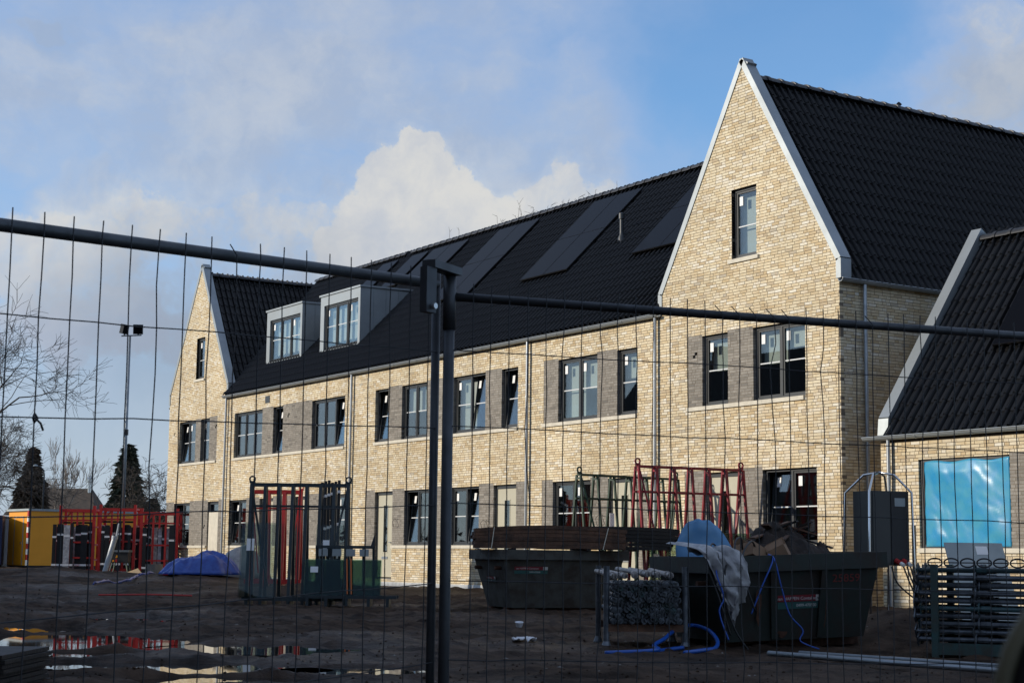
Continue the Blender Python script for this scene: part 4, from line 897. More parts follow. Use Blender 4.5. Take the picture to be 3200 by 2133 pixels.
plank_stack('plank_stack', 'brown weathered planks strapped in a stack across the grey skip', at(pc.x-.06, pc.y-.16, 5, zr+.025), 2.86, 6, 4, M['plank'], .035, .07, ((-1.12, .05), (.98, .10)), 3, gap=.004, h=.068)
pb = pc+RTH*1.02+FH*.98
plank_stack('plank_stack', 'black wet planks with ragged ends behind the brown plank stack', at(pb.x, pb.y, 5, zr+.02), 2.5, 6, 4, M['plank_black'], .16, .03, (), 4, gap=.010, h=.066)
for k, (l, d) in enumerate(((-.9, -.55), (.5, -.3), (.35, .75), (1.45, .95))):
    p = pc+RTH*l+FH*(d+.75); B().box(-.04, .04, -.5, .5, 0, .028).obj('batten', M['plank_black'], None, label=('short dark batten under the brown planks, end by the skip corner', 'short dark batten under the brown planks, mid skip', 'short dark batten under the black planks, mid skip', 'short dark batten under the black planks, overhanging end')[k], cat='batten', group='battens under the plank stacks', mw=at(p.x, p.y, 5, zr-.006))
# green skip with rubbish
ax2 = Vector((math.cos(AZ0+R(17)), math.sin(AZ0+R(17)), 0)); ay2 = Vector((-ax2.y, ax2.x, 0)); c2 = Vector((9.2, -10.81, 0))+ax2*.86+ay2*.72
m2 = at(c2.x, c2.y, 17, -.985, -2.2)
SK2, sb2 = skip('skip', 'dark green skip heaped with rubbish, blue straps hanging down its side', m2, 2.14, 1.72, 1.70, 1.44, 1.05, M['skip_green'], 2)
sticker(SK2, sideT(1.7, 1.44, 1.05, -.28, .53), .60, .072, 'van HAPPEN Containers', '0499-470500')
text('25859', .125, M['red_letters'], SK2, sideT(1.7, 1.44, 1.05, .44, .735, .008), 'number', 1.15)
for x, z, w, h in ((-.5, .25, .07, .5), (.33, .2, .06, .55), (-.2, .12, .12, .1)):
    T = sideT(1.7, 1.44, 1.05, x, z, .0385); b = B(); n = 9; b.add([T @ Vector((w*math.cos(6.283*i/n)*(.5+.3*math.sin(i*2.3)), h*.5*math.sin(6.283*i/n)*(.8+.2*math.cos(i*1.7))+h*.5, .001)) for i in range(n)], [tuple(range(n))]); b.obj('rust_patch', M['rust'], SK2)
def onskip(m, p): return m @ Vector(p)
def sheet(name, label, cat, mw, f, nu, nv, mt, thick=.003, group=None):
    vs = [tuple(f(i/nu, j/nv)) for j in range(nv+1) for i in range(nu+1)]
    fs = [(j*(nu+1)+i, j*(nu+1)+i+1, (j+1)*(nu+1)+i+1, (j+1)*(nu+1)+i) for j in range(nv) for i in range(nu)]
    o = B().add(vs, fs).obj(name, mt, None, True, label=label, cat=cat, group=group, mw=mw); md = o.modifiers.new('thick', 'SOLIDIFY'); md.thickness = thick; md.offset = 0; return o
# blue mesh sheet, bent over the heap
def fblue(u, v):
    ang = (u-.5)*1.5; w = .43*(1-.55*max(0, v-.45)**1.3*1.7); x = math.sin(ang)*w*1.15; y = -.25*math.cos(ang)+.12*v+.03*noise.noise((u*4, v*3, 1)); z = -.08+v*.56-.10*abs(u-.42)**1.5*2.2*v+.02*noise.noise((u*5, v*4, 7)); return x, y, z
sheet('blue_sheet', 'bent pale blue mesh sheet standing up in the green skip', 'sheet', m2 @ Matrix.Translation((-.72, .22, 1.02)) @ Matrix.Rotation(R(-12), 4, 'Z'), fblue, 22, 16, M['blue_sheet'])
def heap(name, label, cat, mw, rx, ry, h, mt, seed, sharp=1.2, group=None):
    n, m_ = 26, 9; vs = []; fs = []; rn = random.Random(seed)
    for j in range(m_+1):
        t = j/m_
        for i in range(n):
            q = 6.28318*i/n; rr = t*(1+.16*noise.noise((math.cos(q)*1.7, math.sin(q)*1.7, seed)))
            z = h*max(0, 1-t**sharp)*(1+.25*noise.noise((math.cos(q)*t*2.3, math.sin(q)*t*2.3, seed+4)))+.03*noise.noise((math.cos(q)*t*7, math.sin(q)*t*7, seed+2))
            vs.append((rx*rr*math.cos(q), ry*rr*math.sin(q), z if t < .99 else -.05))
    for j in range(m_):
        for i in range(n): fs.append((j*n+i, j*n+(i+1) % n, (j+1)*n+(i+1) % n, (j+1)*n+i))
    fs = [f[::-1] for f in fs]; fs.append(tuple((m_*n+k) for k in range(n-1, -1, -1)))
    return B().add(vs, fs).obj(name, mt, None, True, label=label, cat=cat, group=group, mw=mw)
RB = root('rubbish_heap', 'dark brown heap of rubbish rising out of the green skip', 'rubbish', m2 @ Matrix.Translation((.30, .10, .86)))
def mound(parent, rx, ry, h, mt, seed):
    n, m_ = 60, 20; vs = []; fs = []
    for j in range(m_+1):
        t = j/m_
        for i in range(n):
            q = 6.28318*i/n; c, s_ = math.cos(q), math.sin(q); rr = t*(1+.2*noise.noise((c*1.7, s_*1.7, seed))); x, y = rx*rr*c, ry*rr*s_
            z = h*max(0, 1-t**1.5)*(1+.35*noise.noise((x*1.6, y*1.6, seed+4)))+.13*abs(noise.noise((x*5, y*5, seed+2)))+.07*noise.noise((x*11, y*11, seed+6))
            vs.append((x, y, z if t < .99 else -.05))
    for j in range(m_):
        for i in range(n): fs.append((j*n+i, (j+1)*n+i, (j+1)*n+(i+1) % n, j*n+(i+1) % n))
    B().add(vs, fs).obj('mound', mt, parent)
mound(RB, .78, .66, .52, M['brown_heap'], 5)
rn = random.Random(77)
for k in range(16):
    q = rn.uniform(0, 6.28); r_ = rn.uniform(.1, .62); x, y = .78*r_*math.cos(q), .66*r_*math.sin(q); z = .52*(1-r_**1.5)+.03; l = rn.uniform(.22, .6); a = rn.uniform(0, 3.14); e = rn.uniform(-.35, .35)
    B().bar((x-math.cos(a)*l/2, y-math.sin(a)*l/2, z-e*l/2), (x+math.cos(a)*l/2, y+math.sin(a)*l/2, z+e*l/2), rn.uniform(.04, .12), .018).obj('scrap_board', rn.choice((M['plank_black'], M['brown_heap'], M['plank'])), RB)
heap('rubbish_heap', 'low dark rubbish filling the end of the green skip with the cables', 'rubbish', m2 @ Matrix.Translation((-.45, .0, .82)), .60, .72, .22, M['brown_heap'], 8, 2.5)
def carton(label, mw, a, b, h, flaps):
    t = root('carton', label, 'carton', mw, 'cartons in the green skip'); th = .006
    for (x0, x1, y0, y1) in ((-a/2, a/2, -b/2, -b/2+th), (-a/2, a/2, b/2-th, b/2), (-a/2, -a/2+th, -b/2+th, b/2-th), (a/2-th, a/2, -b/2+th, b/2-th)): B().box(x0, x1, y0, y1, 0, h).obj('side', M['card'], t)
    B().box(-a/2+th, a/2-th, -b/2+th, b/2-th, 0, th).obj('bottom', M['card'], t)
    for s, ang in flaps:
        T = Matrix.Translation((0, s*(b/2-.003), h)) @ Matrix.Rotation(R(ang)*s, 4, 'X'); f = B().box(-a/2, a/2, -.003, .003, 0, b*.45, 0, T); f.obj('flap', M['card'], t)
carton('open brown carton with spread flaps tipped in the rubbish beside the blue sheet', m2 @ Matrix.Translation((-.36, -.42, .98)) @ Matrix.Rotation(R(28), 4, 'Z') @ Matrix.Rotation(R(22), 4, 'Y') @ Matrix.Rotation(R(-12), 4, 'X'), .40, .28, .16, ((1, 35), (-1, 60)))
carton('small brown carton with upright flap against the dark brown heap', m2 @ Matrix.Translation((-.02, -.50, .99)) @ Matrix.Rotation(R(-35), 4, 'Z') @ Matrix.Rotation(R(-25), 4, 'Y'), .22, .2, .16, ((1, -5), (-1, 40)))
# plastic bag draped over the corner, straps and cables
def fbag(u, v):
    x = -.14-.28*(1-v)*(1-u)+u*(.34-.12*v)+.12*v+.04*noise.noise((u*5, v*5, 2)); over = v*1.05-.22
    y = (.18-.75*max(0, min(1, (over+.22)/.26))) if over < .04 else -.57-.10*math.sin(min(1, over*1.2)*3.1)*(.6+.6*u)-.02*over
    z = .06+.05*noise.noise((u*4, v*3, 5))-max(0, over)*.80-(.12*math.sin(u*5)*v)
    return x+.03*noise.noise((u*11, v*9, 4)), y+.07*noise.noise((u*6, v*6, 9))+.04*abs(noise.noise((u*13, v*11, 3))), z+.10*(1-v)*(u < .4)+.05*noise.noise((u*9, v*2, 6))
sheet('plastic_bag', 'torn whitish plastic bag hanging over the corner of the green skip', 'bag', m2 @ Matrix.Translation((-.92, -.36, 1.06)), fbag, 26, 26, M['bag'])
def cable(name, label, cat, pts, r, mt, parent_m=None, n=6, group=None, sub=8):
    P = [Vector(p) for p in pts]
    if parent_m is not None: P = [parent_m @ p for p in P]
    out = []
    for i in range(len(P)-1):
        p0 = P[max(i-1, 0)]; p1 = P[i]; p2 = P[i+1]; p3 = P[min(i+2, len(P)-1)]
        for k in range(sub):
            t = k/sub; out.append(.5*((2*p1)+(p2-p0)*t+(2*p0-5*p1+4*p2-p3)*t*t+(3*p1-p0-3*p2+p3)*t**3))
    out.append(P[-1]); return B().tube(out, r, n).obj(name, mt, None, True, label=label, cat=cat, group=group)
Yf = -.93
for k, (pts, lb) in enumerate((([(-.6, -.3, 1.10), (-.75, -.75, 1.12), (-.95, Yf-.03, .95), (-.98, Yf-.05, .6), (-.88, Yf-.06, .25), (-.70, -1.0, -.02)], 'black cable from the white bag down to the ground'),
     ([(-.7, -.2, 1.15), (-.95, -.6, 1.2), (-1.12, -.86, .98), (-1.05, Yf-.08, .55), (-.95, Yf-.08, .2)], 'black cable hanging over the bagged corner of the skip'), ([(-.35, -.5, 1.12), (-.5, -.7, 1.22), (-.68, -.85, 1.08), (-.72, Yf-.02, .8), (-.62, Yf-.05, .45)], 'short black cable loop above the plastic bag'),
     ([(-.5, -.45, 1.12), (-.58, -.6, 1.26), (-.70, -.7, 1.22), (-.78, -.85, 1.04)], 'thin black cable arched over the rubbish by the bag'))): cable('cable', lb, 'cable', pts, .011, M['plastic_black'], m2, group='cables hanging out of the skip')
for k, (pts, lb) in enumerate((([(-.30, -.70, 1.06), (-.34, Yf-.01, 1.02), (-.28, Yf-.04, .7), (-.20, Yf-.05, .4), (-.06, Yf-.08, .22), (-.10, -1.02, .1), (.06, -1.15, .01)], 'long blue strap hanging down the flank of the green skip'), ([(-.30, -.72, 1.07), (-.36, Yf-.01, 1.0), (-.52, Yf-.04, .72), (-.66, Yf-.03, .42)], 'short blue strap slanting across the flank of the skip'),
     ([(-.85, -.6, 1.12), (-1.08, Yf-.06, .9), (-1.02, Yf-.1, .62), (-1.08, Yf-.1, .45), (-1.0, Yf-.14, .15)], 'blue strap tangled with the cables under the bag'))): cable('strap', lb, 'strap', pts, .009, M['strap_blue'], m2, n=4, group='blue straps on the green skip')
# blue hose on the ground
HZ = [(8.9, -13.55, -.985), (9.49, -12.73, -.985), (9.62, -12.16, -.98), (9.37, -11.99, -.965), (9.21, -11.72, -.86), (9.02, -11.46, -.80), (8.94, -11.24, -.75), (8.93, -11.07, -.735), (9.17, -11.06, -.78), (9.52, -11.23, -.87), (9.81, -11.5, -.955), (9.98, -11.8, -.98), (10.1, -12.16, -.985)]
cable('hose', 'blue plastic hose lying in a loop before the green skip', 'hose', [(x, y, max(z, GZ(x, y)+.022)) for x, y, z in HZ[1:]], .022, M['hose'], n=10, sub=6)
cable('hose', 'short end of blue hose by the feet of the steel prop crate', 'hose', [(9.31, -11.54, -.955), (9.38, -11.79, -.965), (9.60, -12.12, -.965)], .022, M['hose'], n=10)
# --- crate of steel props seen end on
def prop_crate():
    W_, Dp = .86, 1.25; mw = at(8.62, -12.05, 1, -1.0); t = root('prop_crate', 'open steel crate packed with galvanised props, their forked ends outwards', 'crate', mw)
    for x in (-.02, W_):
        for y in (0, Dp): B().tube([(x, y, 0), (x, y, .92)], .034, 12).lathe([(.06, -.01), (.06, .03), (.036, .09)], (x, y, 0), 12).obj('post', M['prop'], t, smooth=False)
    for y in (0, Dp): B().box(0, W_-.02, y-.03, y+.03, .2, .28).obj('base_beam', M['plank'], t)
    rn = random.Random(4); r = .030
    def claw(mt):
        b = B(); b.tube([(0, 0, 0), (0, 1.3, 0)], r, 10); b.tube([(0, .16, 0), (0, .19, 0)], r+.012, 10)
        for s in (-1, 1): b.box(s*.019-.005, s*.019+.005, -.055, .01, -.020, .020)
        b.tube([(0, -.012, 0), (0, .006, 0)], .036, 10)
        return b.mesh('prop', mt)
    ms = [claw(M['prop']), claw(M['prop']), claw(M['prop_teal'])]; mp_ = claw(M['prop_pale'])
    for row in range(8):
        for c in range(12):
            x = .06+c*.066+(.033 if row % 2 else 0)+rn.uniform(-.006, .006); z = .32+row*.058+rn.uniform(-.006, .006)
            if x > W_-.05: continue
            o = link('prop', ms[rn.choice((0, 0, 0, 1, 2))], t, mw=Matrix.Translation((x, rn.uniform(-.07, .05)-.04, z)) @ Matrix.Rotation(rn.uniform(-.02, .02), 4, 'Z') @ Matrix.Rotation(rn.uniform(0, 3), 4, 'Y'))
    for x, a in ((.07, -9), (.19, -14), (.30, 6), (.44, -19), (.56, -16), (.70, -8)): link('prop', mp_, t, mw=Matrix.Translation((x, -.02+rn.uniform(0, .1), .325+8*.058+.02+rn.uniform(0, .03))) @ Matrix.Rotation(R(-a*.55), 4, 'Z') @ Matrix.Rotation(R(2), 4, 'X'))
prop_crate()
# --- crate of props seen side on
def side_rack():
    mw = at(11.36, -9.80, -26, -1.0); t = root('prop_crate', 'teal steel crate holding long props crosswise, collars in line', 'crate', mw)
    for x in (.0, 1.32):
        for y in (0, .85): B().box(x-.035, x+.035, y-.035, y+.035, 0, .98).obj('post', M['teal'], t)
        B().box(x-.03, x+.03, .035, .815, .05, .12).obj('base_beam', M['teal'], t)
    for y in (0, .85): B().box(.035, 1.285, y-.03, y+.03, .045, .165).obj('base_beam', M['teal'], t)
    rn = random.Random(9)
    def pm_(mt, k):
        b = B(); b.tube([(-.20, 0, 0), (1.75, 0, 0)], .026, 10)
        for x in (-.20, 1.74): b.box(x-.006, x+.006, -.055, .055, -.055, .055)
        b.tube([(.42+.0*k, 0, 0), (.52, 0, 0)], .036, 10); b.tube([(1.02, 0, 0), (1.06, 0, 0)], .034, 10)
        ring = [(.40, .06*math.cos(q*math.pi/8), .06*math.sin(q*math.pi/8)) for q in range(17)]; b.tube(ring, .009, 5, cap=False)
        b.bar((.40, -.06, 0), (.40, .06, 0), .01)
        return b.mesh('prop', mt)
    ms = [pm_(M['prop'], 0), pm_(M['prop_teal'], 1), pm_(M['prop'], 2)]
    for row in range(10):
        for c in range(8):
            link('prop', ms[rn.choice((0, 0, 1, 2))], t, mw=Matrix.Translation((rn.uniform(-.05, .05), .07+c*.10+(.04 if row % 2 else 0), .20+row*.080)) @ Matrix.Rotation(rn.uniform(-.012, .012), 4, 'Z') @ Matrix.Rotation(rn.uniform(0, 3.1), 4, 'X'))
    for c in range(7):
        x = .0+c*.17; ring = [(x+.075*math.cos(q*math.pi/10), .05, .98+.02+.045*math.sin(q*math.pi/10)) for q in range(21)]; B().tube(ring, .009, 5, cap=False).bar((x-.07, .05, 1.0), (x+.07, .05, 1.0), .012).obj('prop_collar', M['rubber'], t)
side_rack()
ob = B().lathe([(.004, 0), (.03, .01), (.028, .05), (.008, .06)], (0, 0, 0), 10)
# tubes on the ground
for k, (a, b, lb) in enumerate((((11.05, -11.85), (15.6, -11.72), 'galvanised tube on the ground, the one lying out furthest from the crates'), ((10.85, -11.25), (15.4, -10.62), 'galvanised tube on the ground, the one closest to the green skip'), ((12.1, -11.25), (15.9, -11.05), 'galvanised tube on the ground lying between two others'))):
    A_ = Vector((a[0], a[1], GZ(*a)+.045)); B_ = Vector((b[0], b[1], GZ(*b)+.05)); B().tube([A_, B_], .027, 12).obj('steel_tube', M['steel_tube'], None, True, label=lb, cat='tube', group='tubes on the ground')
# --- power cabinet
def power_cabinet():
    mw = at(6.35, -5.45, 22, -.88); t = root('power_cabinet', 'dark power cabinet hung in a bright bent-tube frame beside the low house', 'cabinet', mw)
    b = B().box(-.30, .33, -.22, .26, .83, 1.90); b.obj('cabinet_body', M['cabinet'], t)
    B().box(.02, .30, -.232, -.221, .86, 1.88).obj('door', M['black'], t); B().box(-.29, -.0, -.23, -.221, .86, 1.88).obj('side_panel', M['cabinet'], t)
    B().box(.08, .26, -.236, -.233, 1.68, 1.80).obj('type_plate', M['board'], t)
    for x in (-.42, .39):
        B().tube([(x, -.32, 0), (x*.95, -.28, .85), (x*.9, -.27, 1.88), (x*.45, -.1, 2.14), (0, .04, 2.18)], .018, 8).obj('frame_tube', M['chrome'], t, smooth=True); B().tube([(x, .42, 0), (x*.95, .36, .85), (x*.9, .34, 1.88), (x*.45, .14, 2.14), (0, .04, 2.18)], .018, 8).obj('frame_tube', M['chrome'], t, smooth=True)
    B().bar((-.42, -.32, .1), (-.42, .42, .1), .03).obj('foot', M['chrome'], t); B().bar((.39, -.32, .1), (.39, .42, .1), .03).obj('foot', M['chrome'], t)
    for x in (.08, .20): p = B().tube([(x, -.24, .90), (x+.02, -.33, .86)], .038, 10).obj('plug', M['plug_red'], t); B().tube([(x+.02, -.33, .86), (x+.03, -.39, .835)], .03, 10).obj('plug_cap', M['white'], p)
    for k, x in enumerate((.10, .16, .22, -.1)):
        c = [mw @ Vector(v) for v in ((x, -.39, .82), (x+.08, -.45, .55), (x+.25+.1*k, -.5, .2), (x+.5, -.7, .03), (x+.9+.2*k, -.6, .03))]
        cable('cable', ('black supply cable from the red plugs, running furthest out', 'black supply cable from the red plugs, bowing lowest', 'black supply cable from the red plugs, straightest', 'black supply cable from beneath the cabinet')[k], 'cable', c, .012, M['plastic_black'], group='cables of the power cabinet')
power_cabinet()
sp = at(5.15, -3.5, 0); B().tube([(0, 0, -.1), (.0, 0, 1.52)], .035, 8).obj('stake', M['black'], None, label='dark upright stake beside the power cabinet', cat='stake', mw=sp)
bd = root('board', 'grey coated board with a paper label leaning before the sheeted window', 'board', at(6.42, -3.15, 14)); Tb = Matrix.Rotation(R(-24), 4, 'X') @ Matrix.Shear('XZ', 4, (0.28, 0.0))
b = B().box(-.50, .50, 0, .03, 0, 1.42, 0, Tb); b.obj('panel', M['board'], bd); B().box(.02, .22, -.004, -.001, 1.22, 1.36, 0, Tb).obj('label', M['sticker'], bd)
# --- racks
def a_rack(name, label, A_, B_, z0, ztop, mt, n=6, spread=.30, tw=.05, eyes=True, midrail=True, group=None):
    """lifting rack: a top rail on pairs of splayed legs, braced, with eyes at both ends"""
    A_ = Vector((*A_, 0)); B_ = Vector((*B_, 0)); L_ = (B_-A_).length; d = (B_-A_).normalized(); rz = math.atan2(d.y, d.x)
    mw = Matrix.Translation((A_.x, A_.y, z0)) @ Matrix.Rotation(rz, 4, 'Z'); t = root(name, label, 'rack', mw, group); H = ztop-z0
    B().box(0, L_, -tw/2, tw/2, H-tw, H).obj('top_rail', mt, t)
    for s in (-1, 1):
        B().box(-.05, L_+.05, s*spread-tw/2, s*spread+tw/2, .08, .08+tw).obj('base_rail', mt, t)
        if midrail: B().box(0, L_, s*(spread*.22)-.02, s*(spread*.22)+.02, H*.80, H*.80+.04).obj('mid_rail', mt, t)
    for k in range(n):
        x = tw/2+(L_-tw)*k/(n-1)
        for s in (-1, 1): B().bar((x, s*spread, .06), (x, s*.06, H-tw*.5), tw*.85).obj('leg', mt, t)
        B().bar((x, -.07, H-.10), (x, .07, H-.10), tw*.8).obj('cross_tie', mt, t); B().box(x-.03, x+.03, -spread-.02, spread+.02, 0, .08).obj('foot', mt, t)
    for x0, x1 in ((.05, L_*.22), (L_-.05, L_*.78)): B().bar((x0, -.075, H-.12), (x1, -spread*.85, .35), .032).obj('brace', mt, t)
    if eyes:
        for x in (.04, L_-.04):
            e = B(); ring = [(x+.055*math.cos(q*math.pi/8), 0, H+.075+.055*math.sin(q*math.pi/8)) for q in range(17)]; e.tube(ring, .018, 6, cap=False); e.box(x-.06, x+.06, -.015, .015, H-.001, H+.03); e.obj('lifting_eye', mt, t)
    return t, mw, L_, H
def leaning_panes(t, xs, y0, y1, z0, z1, n, mt, seed, name='glass_pane', labels=True):
    rn = random.Random(seed)
    for k in range(n):
        a = xs[0]+rn.uniform(0, .03); b = xs[1]-rn.uniform(0, .03); off = -k*.022
        T = Matrix(((1, 0, 0, 0), (0, 1, (y1-y0)/(z1-z0), y0+off-z0*(y1-y0)/(z1-z0)), (0, 0, 1, 0), (0, 0, 0, 1)))
        o = B().box(a, b, 0, .012, z0, z1-rn.uniform(0, .05), 0, T).obj(name, mt, t)
        if labels and k == n-1: B().box(a+.12, a+.27, -.004, -.001, z0+(z1-z0)*.62, z0+(z1-z0)*.78, 0, T).obj('paper_label', M['sticker'], o)
gr_, gm, gl, gh = a_rack('glass_rack', 'tall blue-grey glass rack of splayed legs with glass panes leaning on it', (-7.05, -9.45), (-5.95, -7.76), GZ(-6.5, -8.6), 1.44, M['rack'], 8, .34, .075)
leaning_panes(gr_, (-.12, .62), -.42, -.14, .14, 1.62, 2, M['pane_glass'], 2); leaning_panes(gr_, (1.35, 1.98), -.40, -.16, .14, 1.6, 1, M['pane_glass'], 6)
lw_ = root('low_glass_rack', 'low steel glass rack carrying a thick stack of green-edged panes', 'rack', at(-5.87, -8.50, 0)); 
for x in (-.15, .22, .62, 1.05, 1.42): B().box(x-.03, x+.03, -.3, .35, 0, .16).obj('foot', M['rack'], lw_)
B().box(-.22, 1.6, -.30, -.24, .16, .22).obj('front_beam', M['rack'], lw_); B().box(-.22, 1.6, .29, .35, .16, .22).obj('rear_beam', M['rack'], lw_)
for x in (-.02, .2, .42, .66, .90, 1.10): B().bar((x, .32, .2), (x, .10, 1.16), .05).obj('upright', M['rack'], lw_)
B().box(-.05, 1.13, .075, .125, 1.13, 1.19).obj('notched_bar', M['rack'], lw_); B().tube([(1.08, .1, 1.15), (1.12, .1, 1.40)], [.05, .012], 8).obj('end_knob', M['rubber'], lw_)
leaning_panes(lw_, (-.24, 1.28), -.14, .02, .22, .93, 5, M['pane_green'], 12)
for x in (.64, .72): B().bar((x, -.335, .25), (x-.04, -.16, .93), .022, .01).obj('orange_strap', M['orange'], lw_)
for k in range(4): B().box(.02+.27*k, .20+.27*k, .03, .06, .98, 1.12).obj('corner_block', M['board'], lw_)
rd_, rm, rl, rh = a_rack('red_rack', 'dark red lifting rack, its lit frame rising between the two skips and the houses', (-2.73, -3.01), (-2.48, -.42), -.90, 1.88, M['red_dark'], 7, .36, .055)
leaning_panes(rd_, (.1, 1.1), -.44, -.16, .14, 1.25, 2, M['pane_green'], 21); leaning_panes(rd_, (1.2, 2.9), -.46, -.20, .14, 1.45, 2, M['pane_green'], 22)
gn_, gnm, gnl, gnh = a_rack('green_rack', 'dark green lifting rack standing behind the planks before a beige door', (-4.21, -3.39), (-4.42, -.60), -.92, 1.75, M['green'], 7, .34, .05)
B().box(.62, .74, -.30, -.29, 1.55, 1.86).obj('paper_tag', M['sticker'], gn_)
r3, r3m, r3l, r3h = a_rack('red_rack', 'bright red lifting rack behind the tall glass rack, black wrapped profiles beside it', (-16.45, -5.25), (-15.70, -4.1), GZ(-16, -4.8), 1.70, M['red'], 4, .33, .11, midrail=True)
pf = root('profile_bundle', 'tall black wrapped window profiles bound with white tape behind the glass rack', 'profiles', at(-15.25, -3.75, 0))
for k in range(6):
    q = B().box(-.05+.085*k, .02+.085*k, .03*k, .03*k+.09, .12, 2.62+.03*(k % 3)).obj('profile', M['profile'], pf)
    for z in (.5, 1.35, 2.2): B().box(-.054+.085*k, .024+.085*k, .03*k-.004, .03*k+.094, z+.03*k, z+.07+.03*k).obj('tape', M['tape'], q)
B().box(-.12, .55, -.06, .34, 0, .12).obj('pallet', M['plank_black'], pf)
# --- blue tarpaulin heap
tp = at(-24.0, -3.5, 4)
def tarp_heap():
    n, m_ = 84, 26; vs = []; fs = []
    for j in range(m_+1):
        t = j/m_
        for i in range(n):
            q = 6.28318*i/n; c, s_ = math.cos(q), math.sin(q); k = 1+.26*noise.noise((c*1.6, s_*1.6, 3)); rr = t*k
            h = (.66+.10*noise.noise((c*t*1.6, s_*t*1.6, 11)))*max(0, 1-t**3.6)*(1+.18*c)
            x, y = 1.28*rr*c, .80*rr*s_
            crease = .105*(abs(noise.noise((x*1.9+y+3.7, y*2.4+1.3, 2)))+.6*abs(noise.noise((x*4.3-y*2+.6, y*4+.4, 7)))+.35*abs(noise.noise((x*9+.5, y*8+h*6, 5))))
            fold = .05*math.sin(q*17+3*noise.noise((c*3, s_*3, 1)))*t*t
            vs.append((x+fold*c, y+fold*s_, max(-.04, h-crease*(1.3 if t < .95 else .2))))
    for j in range(m_):
        for i in range(n): fs.append((j*n+i, (j+1)*n+i, (j+1)*n+(i+1) % n, j*n+(i+1) % n))
    fs.append(tuple(m_*n+k for k in range(n-1, -1, -1)))
    return B().add(vs, fs).obj('tarpaulin_heap', M['tarp'], None, True, label='heap covered by a crumpled blue tarpaulin before the far gable house', cat='tarpaulin', mw=tp)
tarp_heap()
def ftail(u, v):
    x = -23.0-.0*u; return 0, 0, 0
TL_ = [(-24.9, -4.6), (-23.6, -5.6), (-21.6, -6.6), (-19.6, -7.9), (-17.8, -8.9)]
vs = []; fs = []
for i in range(25):
    f = i/24*(len(TL_)-1); k = min(int(f), len(TL_)-2); q = f-k; x = TL_[k][0]+(TL_[k+1][0]-TL_[k][0])*q; y = TL_[k][1]+(TL_[k+1][1]-TL_[k][1])*q
    for j in range(5):
        w = (j-2)*.16*(1-.5*i/24); X = x+FH.x*w; Y = y+FH.y*w; vs.append((X, Y, GZ(X, Y)+.05+.05*abs(noise.noise((x*2, j*.8, 3)))+.06*(1-abs(j-2)/2)))
for i in range(24):
    for j in range(4): a = i*5+j; fs.append((a, a+1, a+6, a+5))
o = B().add(vs, fs).obj('tarpaulin_strip', M['tarp'], None, True, label='loose strip of blue tarpaulin trailing over the mud from the heap', cat='tarpaulin'); md = o.modifiers.new('thick', 'SOLIDIFY'); md.thickness = .006
heap('plastic_heap', 'crumpled white plastic sheeting heaped behind the blue tarpaulin', 'plastic', at(-25.2, -1.6, 0), 1.0, .5, 1.0, M['bag'], 31, 2.0)
# --- red profile racks by the yellow cabin
def red_stand(label, px, py, w, seed):
    t = root('profile_rack', label, 'rack', at(px, py, 3), 'red profile racks by the cabin'); rn = random.Random(seed); H = 2.42; dp = .9
    for x in (0, w):
        for y in (0, dp): B().box(x-.05, x+.05, y-.05, y+.05, 0, H+.1*(y == 0)).obj('post', M['red'], t)
        for z in (.14, .55, 1.1, 1.75, H-.06): B().box(x-.03, x+.03, .04, dp-.04, z-.03, z+.03).obj('side_rung', M['red'], t)
        B().box(x-.045, x+.045, -.046, -.041, H-.02, H+.09).obj('post_cap', M['tape'], t)
    for y in (0, dp): B().box(.04, w-.04, y-.05, y+.05, .10, .20).obj('base_rail', M['red'], t); B().box(.04, w-.04, y-.04, y+.04, H-.13, H-.03).obj('top_rail', M['red'], t)
    for z in (.62, 1.18, 1.98): B().box(.04, w-.04, -.025, .025, z-.03, z+.03).obj('front_rail', M['red'], t)
    for x in (w*.33, w*.68): B().box(x-.035, x+.035, -.03, .03, .2, H-.13).obj('post', M['red'], t)
    B().bar((.04, -.0, H-.55), (.38, 0, H-.14), .05).obj('knee_brace', M['red'], t); B().box(w*.5-.03, w*.5+.03, -.03, .03, H-.62, H-.13).obj('hanger', M['red'], t)
    x = -.22 if seed == 1 else .08
    while x < w-.1:
        ww = rn.choice((.10, .13, .17, .22)); h = rn.uniform(1.72, 1.9); y = rn.choice((-.20, -.15, -.12, .08, .2)); mt = rn.choice((M['profile'], M['profile'], M['profile'], M['foil_wrap'], M['cab_blue'] if seed == 3 else M['profile']))
        p = B().box(x, x+ww, y, y+.06, .12, h).obj('profile', mt, t)
        for z in (.32, 1.42+rn.uniform(-.12, .12)): B().box(x-.004, x+ww+.004, y-.005, y+.065, z, z+.07).obj('tape', M['tape'], p)
        x += ww+rn.uniform(.005, .03)
    xx = -.3 if seed == 1 else .05
    for k in range(3):
        ww = rn.uniform(.34, .46); zt_ = rn.uniform(1.62, 1.80); mt = (M['profile'], M['foil_wrap'] if seed == 1 else M['profile'], M['profile'])[k]; fr_ = B().box(xx, xx+ww, .55+.06*k, .61+.06*k, .14, zt_).obj('wrapped_frame', mt, t)
        B().box(xx-.004, xx+ww+.004, .545+.06*k, .549+.06*k, 1.2, 1.27).obj('tape', M['tape'], fr_); xx += ww+.02
    B().box(-.05, w-.05, .25, .31, 1.86, 1.93).obj('profile_crosspiece', M['profile'], t)
    return t
red_stand('red profile rack whose end stands before the yellow cabin side, silver wrap showing', -36.25, -3.95, 1.22, 1); red_stand('red profile rack in the middle of three, behind the leaning grey pipe', -35.45, -2.72, 1.25, 2); red_stand('red profile rack beside the far gable wall, blue profiles among the black', -34.62, -1.45, 1.30, 3)
